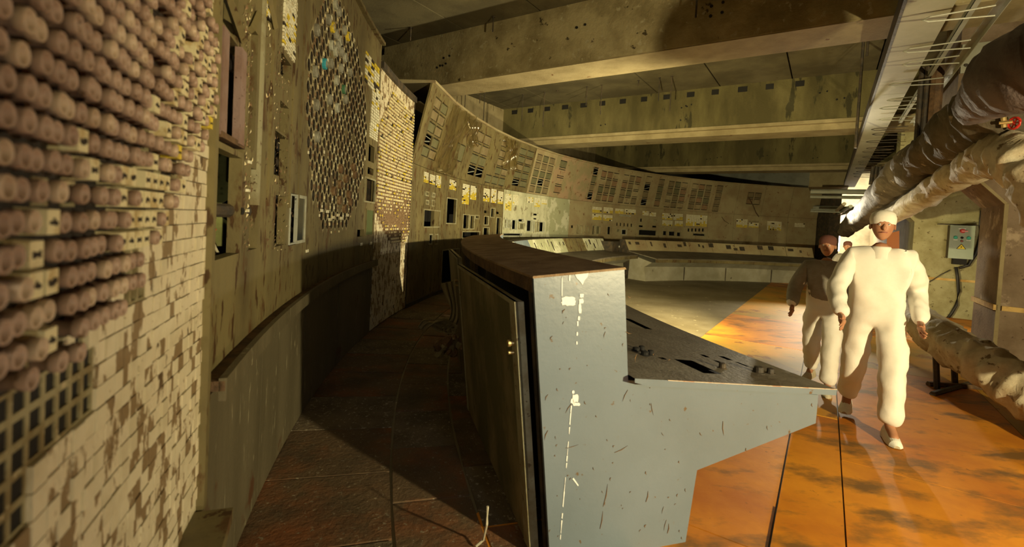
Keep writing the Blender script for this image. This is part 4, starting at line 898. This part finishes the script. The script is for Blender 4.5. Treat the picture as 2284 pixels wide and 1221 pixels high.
# ================================================================== wrapped pipes
def wrapped(name, label, pts, mat, sd, n=18, sub=10, amp=.12, parent=None, cuffs=None):
    rg = random.Random(sd); P_ = [(at(x, y, d), r) for x, y, d, r in pts]; Q = []; RR = []
    for i in range(len(P_)-1):
        p0 = P_[max(i-1, 0)]; p1 = P_[i]; p2 = P_[i+1]; p3 = P_[min(i+2, len(P_)-1)]
        for k in range(sub):
            t = k/sub; q = .5*((2*p1[0])+(-p0[0]+p2[0])*t+(2*p0[0]-5*p1[0]+4*p2[0]-p3[0])*t*t+(-p0[0]+3*p1[0]-3*p2[0]+p3[0])*t**3)
            Q.append(q); RR.append(p1[1]+(p2[1]-p1[1])*t)
    Q.append(P_[-1][0]); RR.append(P_[-1][1]); ph = [rg.uniform(0, 6) for _ in range(5)]
    def mk(i):
        b = RR[i]
        return lambda ii, j: b*(1+amp*(2.2*mnoise.noise(Vector((i*.28+sd*9, math.cos(j*2*PI/n)*1.3, math.sin(j*2*PI/n)*1.3)))+1.1*mnoise.noise(Vector((i*.9+sd*5, math.cos(j*2*PI/n)*3, math.sin(j*2*PI/n)*3)))-(.7 if i % 9 == 4 else 0)+rg.uniform(-.12, .12)))
    m = MB(); m.tube(Q, 0, mat, n, [mk(i) for i in range(len(Q))]); o = m.build(name, smooth=True, loc=Q[0], fix=True)
    return tag(o, label, 'pipe'), Q, RR
wrapped('wrapped_pipe', 'thick canvas-wrapped pipe overhead from upper right down towards the man', [(1885, 515, 14, .2), (1925, 480, 11.2, .24), (1990, 415, 8.2, .26), (2060, 358, 6.4, .27), (2130, 305, 5.2, .27), (2200, 262, 4.4, .28), (2262, 232, 3.9, .27)], wrapd, 1, 22, 12, .14)
wrapped('wrapped_pipe', 'big bulging dark wrapped elbow at the upper right edge of the picture', [(2170, 245, 3.7, .12), (2225, 195, 3.3, .20), (2290, 160, 2.9, .26), (2380, 130, 2.7, .30), (2560, 70, 2.4, .30), (2900, -20, 2.1, .30)], M('purplish_wrap', (.16, .13, .13), (.10, .08, .08), 4, bump=.5), 2, 22, 12, .06)
wrapped('wrapped_pipe', 'second wrapped pipe below the thick one, bending down at the right edge', [(1960, 490, 9.5, .12), (2010, 470, 8.0, .15), (2070, 430, 6.4, .155), (2130, 395, 5.4, .16), (2190, 362, 4.6, .165), (2240, 345, 4.1, .19), (2290, 365, 3.8, .2), (2335, 430, 3.6, .2), (2450, 600, 3.3, .2), (2600, 860, 3.1, .2)], wrap, 3, 20, 12, .13)
wrapped('wrapped_pipe', 'pale canvas-wrapped pipe lying low along the right wall over the floor', [(1975, 672, 8.0, .16), (2030, 700, 6.8, .19), (2085, 742, 5.7, .21), (2150, 785, 5.0, .21), (2215, 825, 4.55, .21), (2300, 880, 4.15, .22), (2400, 940, 3.8, .22), (2560, 1035, 3.3, .22), (2820, 1180, 2.7, .22)], wrap, 4, 22, 14, .14)
st_ = MB()
p = onz(2096, 870, 0)
for (x, y) in ((2090, 868), (2130, 858)): st_.tube([onz(x, y, .01), at(x-3, 790, 5.3)], .03, dark, 6)
st_.tube([onz(2070, 858, .02), onz(2190, 866, .02)], .035, rust, 6); st_.tube([onz(2080, 880, .02), onz(2170, 855, .02)], .03, dark, 6)
tag(st_.build('pipe_stand', loc=p), 'dark steel trestle standing under the low wrapped pipe', 'stand')
m = MB(); m.lathe([(.02, 0), (.02, .02)], dark, (0, 0, 0)); 
vv_ = thing('valve', 'small brass valve with red wheel below the upper wrapped pipe', 'valve', at(2240, 272, 3.9))
m = MB(); m.tube([at(2237, 240, 3.9), at(2240, 285, 3.9)], .02, brassm, 8); m.tube([at(2228, 275, 3.9), at(2258, 272, 3.85)], .014, brassm, 8); m.build('valve_body', vv_)
m = MB(); c = at(2262, 275, 3.85); m.tube([c+Vector((.0, .045*math.cos(t), .045*math.sin(t))) for t in [k*PI/6 for k in range(13)]], .01, redm, 6, cap=False)
for k in range(3): t = k*PI/3; m.tube([c+Vector((0, .045*math.cos(t), .045*math.sin(t))), c-Vector((0, .045*math.cos(t), .045*math.sin(t)))], .006, redm, 5)
m.build('hand_wheel', vv_)
m = MB(); a = at(2125, 352, 7.0); b = at(2222, 318, 7.0)
m.hexa([at(2120, 345, 5.85), at(2200, 325, 5.85), at(2200, 325, 5.95), at(2120, 345, 5.95), at(2120, 318, 5.85), at(2212, 292, 5.85), at(2212, 292, 5.95), at(2120, 318, 5.95)], redpaint)
tag(m.build('bracket', loc=a), 'red primed steel plate between the two upper wrapped pipes', 'bracket')
m = MB(); m.tube([at(2020, 412, 9), at(2120, 400, 9)], .03, dark, 6); m.tube([at(1990, 455, 9.5), at(2060, 440, 9.5)], .03, redpaint, 6); m.tube([at(2010, 452, 9.5), at(2015, 425, 9.5)], .03, redpaint, 6)
tag(m.build('pipe_bracket', loc=at(2020, 412, 9)), 'dark and red crossbars carrying the wrapped pipes beyond the brown wall', 'bracket')
# ================================================================== electrical box
bu = 14.17
eb = thing('electrical_box', 'grey-green electrical box with coloured buttons on the concrete wall', 'electrical box', W(bu, 2.42, 1.32))
m = MB(); m.rbox(bu-.24, bu-.0, 2.23, 2.63, 1.33, 2.05, dark); m.build('body', eb)
m = MB(); m.rbox(bu-.27, bu-.24, 2.23, 2.63, 1.33, 2.05, boxm); dr = m.build('door', eb)
f_ = bu-.272
def onbox(a, b, w_, h, mt, nm, round_=False, out=.012):
    m = MB(); v = 2.23+.40*a; z = 2.05-.72*b
    if round_: m.lathe([(w_, 0), (w_, out), (w_*.7, out+.004)], mt, W(f_, v, z), -DC, 12)
    else: m.rbox(f_-out, f_+.004, v-w_, v+w_, z-h, z+h, mt)
    m.build(nm, dr)
onbox(.5, .17, .045, .032, redm, 'rotary_switch', True, .03); onbox(.58, .17, .05, .012, M('pink_mark', (.9, .35, .35), rough=.4, bump=0), 'switch_lever', False, .04)
onbox(.48, .10, .06, .008, whitel, 'name_plate'); onbox(.24, .37, .034, .03, greenm, 'green_button', True, .02); onbox(.76, .37, .034, .03, greenm, 'green_button', True, .02)
onbox(.24, .44, .035, .007, whitel, 'name_plate'); onbox(.76, .44, .035, .007, whitel, 'name_plate'); onbox(.5, .37, .024, .02, black, 'black_button', True, .02); onbox(.5, .47, .024, .02, M('brown_red', (.2, .05, .03), rough=.4, bump=0), 'brown_button', True, .02)
m = MB(); P3 = [(.34, .70), (.66, .70), (.5, .57)]; Pm = [W(f_-.006, 2.23+.4*a, 2.05-.72*b) for a, b in P3]; Pk = [W(f_-.003, 2.23+.4*a, 2.05-.72*b) for a, b in ((.30, .71), (.70, .71), (.5, .545))]
m.face(Pk, black); m.face(Pm, yellowm); m.face([W(f_-.008, 2.23+.4*a, 2.05-.72*b) for a, b in ((.52, .605), (.46, .655), (.50, .655), (.475, .69), (.545, .64), (.505, .64))], black); m.build('warning_triangle', dr)
m = MB(); m.rbox(bu-.1, bu-.0, 2.05, 2.7, 2.06, 2.075, dark); m.rbox(bu-.2, bu-.02, 2.33, 2.55, 1.2, 1.33, black); m.build('cable_gland_box', eb)
for (pts, r_, lb) in (([(2132, 596), (2136, 620), (2138, 650), (2133, 680), (2122, 700), (2110, 715)], .03, 'black cable hanging below the electrical box'), ([(2140, 598), (2160, 592), (2176, 568), (2184, 540), (2187, 500), (2190, 470)], .03, 'black cable curving right from the electrical box up the corner'), ([(2120, 602), (2100, 612), (2080, 625), (2066, 632)], .008, 'thin wire trailing left from the electrical box')):
    def onu(x, y, u): r = ray(x, y); return Vector(r*(u/(r[0]*DC[0]+r[1]*DC[1])))+Vector((0, 0, CAMH))
    Q = [onu(x, y, bu-.06) for x, y in pts]; m = MB(); m.tube(Q, r_, cablem, 8); tag(m.build('cable', smooth=True, loc=Q[0]), lb, 'cable')
# dark cupboard and orange box in the passage behind the man
m = MB(); m.hexa([at(1978, 560, 8.6), at(2006, 562, 8.6), at(2006, 562, 8.9), at(1978, 560, 8.9), at(1978, 522, 8.6), at(2006, 515, 8.6), at(2006, 515, 8.9), at(1978, 522, 8.9)], M('brown_box', (.35, .12, .04), rough=.7, bump=.1)); tag(m.build('wall_box', loc=at(1990, 540, 8.7)), 'orange-brown box behind the shoulder of the nearest man', 'box')
# ================================================================== corridor end
for k, (z, r_, u) in enumerate(((3.35, .09, 21), (3.15, .06, 21), (2.75, .07, 23), (2.68, .03, 22.5), (3.0, .12, 26))):
    m = MB(); m.tube([W(u, -.6, z), W(u, 1.1, z)], r_, steel, 10); tag(m.build('cross_pipe', loc=W(u, 0, z)), ['uppermost cross pipe', 'second cross pipe from the top', 'lower bright cross pipe', 'thinnest lower cross pipe', 'farthest thick cross pipe'][k]+' over the bright far corridor', 'pipe')
for k in range(7):
    m = MB(); v = .35+k*.16; m.tube([W(16+k*.3, v, 2.6-.05*k), W(31, v-.2, 2.9)], .05, steel if k % 2 else wrap, 8); tag(m.build('corridor_pipe', loc=W(16, v, 2.5)), ORD[k]+' of the service pipes running along the far corridor ceiling', 'pipe', 'far corridor service pipes')
m = MB(); m.rbox(30.8, 30.9, -.5, .6, 1.0, 2.4, lampe); tag(m.build('lamp', loc=W(30.9, 0, 1.0)), 'glaring white work light at the far end of the corridor', 'lamp')
for u in (28.8, 31): 
    m = MB(); m.rbox(u, u+1.2, -.1, .1, 3.3, 3.36, lampe); tag(m.build('ceiling_lamp', loc=W(u, 0, 3.3)), 'tube lamp under the far corridor ceiling, '+('nearer' if u < 30 else 'farther')+' one', 'lamp')
mb = MB(); mb.rbox(15.0, 33, 2.0, 2.2, 0, 4.2, conc_s); struct('wall_corridor_right', mb)
mb = MB(); mb.rbox(28.5, 33, -.95, -.75, 0, 4.2, conc_s); struct('wall_corridor_left', mb)

# ================================================================== people
def skin_mesh(name, J, E, R_, mat, parent, sub=2, mats=None):
    me = bpy.data.meshes.new(name); me.from_pydata([tuple(j) for j in J], E, []); o = bpy.data.objects.new(name, me); COL.objects.link(o)
    sk = o.modifiers.new('skin', 'SKIN'); sk.use_smooth_shade = True
    for i, r in enumerate(R_): me.skin_vertices[0].data[i].radius = r if isinstance(r, tuple) else (r, r)
    me.skin_vertices[0].data[0].use_root = True
    sb = o.modifiers.new('sub', 'SUBSURF'); sb.levels = sub; sb.render_levels = sub
    dg = bpy.context.evaluated_depsgraph_get(); ev = o.evaluated_get(dg); nm = bpy.data.meshes.new_from_object(ev)
    COL.objects.unlink(o); bpy.data.objects.remove(o); nm.name = name
    nm.materials.clear(); nm.materials.append(mat)
    for p in nm.polygons: p.use_smooth = True; p.material_index = 0
    o = bpy.data.objects.new(name, nm); COL.objects.link(o); o.parent = parent; return o
def person(label, loc, heading, H_, suit, capm, lean=0., pose='walk', top=None, armb=.35):
    # local axes: x = person's left, -y = facing; everything in metres for a 1.78 m person
    root = thing('person', label, 'person', loc); root.rotation_euler = (0, 0, heading); s = H_/1.78; root.scale = (s, s, s)
    V3 = lambda x, y, z: Vector((x, y-lean*max(0, z-.95), z))
    st = 1 if pose == 'walk' else 0
    hipL, hipR = V3(.10, 0, .93), V3(-.10, 0, .93)
    kL, kR = V3(.12, -.15*st-.02, .52), V3(-.11, .02+.04*st, .50); aL, aR = V3(.12, -.20*st, .10), V3(-.12, .26*st, .13+.04*st)
    tL, tR = V3(.14, -.20*st-.15, .035), V3(-.14, .26*st-.13, .045)
    pel, wa, ch, nk = V3(0, 0, .95), V3(0, 0, 1.12), V3(0, 0, 1.33), V3(0, .01, 1.47)
    sL, sR = V3(.19, 0, 1.41), V3(-.19, 0, 1.41)
    eL, eR = V3(.29, armb*.35, 1.14), V3(-.29, -armb*.35, 1.15); wL, wR = V3(.27, -armb*.25-.02, .92), V3(-.26, -armb*.9, .95)
    J = [pel, wa, ch, nk, V3(0, -.01, 1.54), hipL, kL, aL, tL, hipR, kR, aR, tR, sL, eL, wL, sR, eR, wR]
    E = [(0, 1), (1, 2), (2, 3), (3, 4), (0, 5), (5, 6), (6, 7), (7, 8), (0, 9), (9, 10), (10, 11), (11, 12), (2, 13), (13, 14), (14, 15), (2, 16), (16, 17), (17, 18)]
    body = skin_mesh('body', J, E, [.12, .115, .13, .06, .055, .08, .055, .038, .035, .08, .055, .038, .035, .055, .042, .028, .055, .042, .028], skinm, root, 1)
    # suit
    J2 = [pel, wa, ch, V3(0, .01, 1.44), hipL, kL, aL+Vector((0, 0, -.02)), hipR, kR, aR+Vector((0, 0, -.02)), sL, eL, wL, sR, eR, wR]
    E2 = [(0, 1), (1, 2), (2, 3), (0, 4), (4, 5), (5, 6), (0, 7), (7, 8), (8, 9), (2, 10), (10, 11), (11, 12), (2, 13), (13, 14), (14, 15)]
    R2 = [(.19, .15), (.185, .15), (.20, .15), (.085, .085), .125, .10, .085, .125, .10, .085, .088, .075, .06, .088, .075, .06]
    su = skin_mesh('trousers' if top else 'coverall', J2, E2, R2, suit, root, 3)
    rg = random.Random(int(loc[0]*100))
    for v in su.data.vertices: q_ = v.co*1; v.co += v.normal*(.016*(mnoise.noise(Vector((q_.x*5, q_.y*5, q_.z*7)))) + .012*mnoise.noise(Vector((q_.x*12+4, q_.y*12, q_.z*14))))
    m = MB(); 
    if top:
        J3 = [V3(0, 0, 1.0), wa, ch, V3(0, .01, 1.45), sL, eL, wL, sR, eR, wR]
        skin_mesh('shirt', J3, [(0, 1), (1, 2), (2, 3), (2, 4), (4, 5), (5, 6), (2, 7), (7, 8), (8, 9)], [(.205, .165), (.20, .165), (.215, .165), .092, .098, .085, .07, .098, .085, .07], top, root, 2)
    # head
    hc = V3(0, -.03, 1.665)
    bm = bmesh.new(); bmesh.ops.create_uvsphere(bm, u_segments=20, v_segments=14, radius=1)
    for v in bm.verts:
        x, y, z = v.co; jaw = 1-.22*max(0, -z); v.co = Vector((x*.075*jaw, y*.092*(1-.1*max(0, -z))-(.006 if z < 0 else 0), z*.115))
        if y < -.75 and abs(z) < .8: v.co.y += .004
    me = bpy.data.meshes.new('head'); bm.to_mesh(me); bm.free(); me.materials.append(skinm); [setattr(p, 'use_smooth', True) for p in me.polygons]
    hd = bpy.data.objects.new('head', me); COL.objects.link(hd); hd.parent = root; hd.location = hc
    def part(name, mb, par): 
        me = bpy.data.meshes.new(name); me.from_pydata([tuple(v) for v in mb.v], [], mb.f)
        for x in mb.mats: me.materials.append(x)
        me.polygons.foreach_set('material_index', mb.m); me.polygons.foreach_set('use_smooth', [True]*len(mb.f)); me.update(); o = bpy.data.objects.new(name, me); COL.objects.link(o); o.parent = par; return o
    m = MB(); m.lathe([(.004, -.035), (.012, -.012), (.016, .0), (.010, .018), (.004, .024)][::-1], skinm, (0, -.092, -.012), (0, -.35, -1), 8); part('nose', m, hd)
    for sx in (-1, 1):
        m = MB(); m.lathe([(.009, 0), (.007, .004), (.004, .006)], whitel, (sx*.029, -.078, .012), (0, -1, 0), 8); m.lathe([(.005, .004), (.003, .008)], black, (sx*.029, -.078, .012), (0, -1, 0), 8); part('eye', m, hd)
        m = MB(); m.lathe([(.010, 0), (.022, .008), (.024, .014), (.012, .012)], skinm, (sx*.070, -.0, -.005), (sx, -.3, 0), 8); part('ear', m, hd)
    m = MB(); m.tube([(-.022, -.083, -.052), (0, -.089, -.05), (.022, -.083, -.052)], .005, M('lips', (.35, .13, .1), rough=.5, bump=0), 6); part('mouth', m, hd)
    m = MB(); m.lathe([(.083, -.02), (.088, .0), (.090, .035), (.080, .07), (.05, .095), (.01, .102)], capm, (0, .004, .03), (0, .12, 1), 18); part('cap', m, hd)
    m = MB(); m.lathe([(.10, 1.40), (.075, 1.49), (.068, 1.50)], top or suit, (0, 0, 0), (0, 0, 1), 16); cp = part('collar', m, root); cp.location = (0, -lean*.5+.0, 0)
    # shoes
    for a_, t_ in ((aL, tL), (aR, tR)):
        d = (t_-a_); d.z = 0; d.normalize(); z0 = min(a_.z-.10, .04) if a_.z > .14 else 0; m = MB(); n = 12
        R0 = [(-.07, .03), (-.05, .042), (.02, .045), (.10, .052), (.17, .045), (.20, .02)]; s_ = Vector((-d.y, d.x, 0))
        hgt = [.07, .10, .11, .075, .05, .02]; b = Vector((a_.x, a_.y, z0)); rings = []
        for (o_, w_), h in zip(R0, hgt):
            rings.append([b+d*o_+s_*w_*math.cos(PI*k/(n-1))+Vector((0, 0, h*math.sin(PI*k/(n-1)))) for k in range(n)])
        for A_, B_ in zip(rings, rings[1:]):
            for k in range(n-1): m.face([A_[k], A_[k+1], B_[k+1], B_[k]], whitel if capm is white_suit else wrap)
            m.face([A_[0], B_[0], B_[-1], A_[-1]], dark)
        m.face(rings[0], wrap); m.face(rings[-1], wrap); part('shoe', m, root)
    # hands
    for w_, e_, sd in ((wL, eL, 1), (wR, eR, -1)):
        d = (w_-e_).normalized(); side_ = Vector((0, -1, 0)); side_ = (side_-d*side_.dot(d)).normalized(); nrm = d.cross(side_)
        J = [w_-d*.02, w_+d*.03, w_+d*.07]; E = [(0, 1), (1, 2)]; R_ = [(.022, .026), (.026, .018), (.034, .014)]
        for k, (o_, L2) in enumerate(((.027, .062), (.009, .072), (-.010, .068), (-.027, .052))):
            n0 = len(J); c_ = nrm*(-.012*sd)
            J += [w_+d*.082+side_*o_, w_+d*(.082+L2*.5)+side_*o_*1.1+c_*.6, w_+d*(.078+L2*.9)+side_*o_*1.1+c_*2.2]; E += [(2, n0), (n0, n0+1), (n0+1, n0+2)]; R_ += [.0092, .0085, .007]
        n0 = len(J); J += [w_+d*.035+side_*.030, w_+d*.062+side_*.052, w_+d*.09+side_*.058]; E += [(1, n0), (n0, n0+1), (n0+1, n0+2)]; R_ += [.012, .010, .008]
        skin_mesh('hand', J, E, R_, skinm, root, 1)
    return root
def face_to(P): return math.atan2(-P[0], P[1])   # -y of the person towards the camera
pA = onz(1932, 950, .012); person('nearest man walking towards us in white coverall and white cap', pA, face_to(pA)+.12, 1.84, white_suit, white_suit, .06, 'walk', armb=.5)
pB = onz(1824, 864, .01); person('man in grey top and white trousers with a red cap behind the nearest man', pB, face_to(pB)-.15, 1.62, white_suit, darksuit, .01, 'walk', top=greysuit)
pC = onz(1879, 705, .01); person('farthest man, backlit, dark red cap, between the other two', pC, face_to(pC), 1.56, greysuit, darksuit, .03, 'stand')
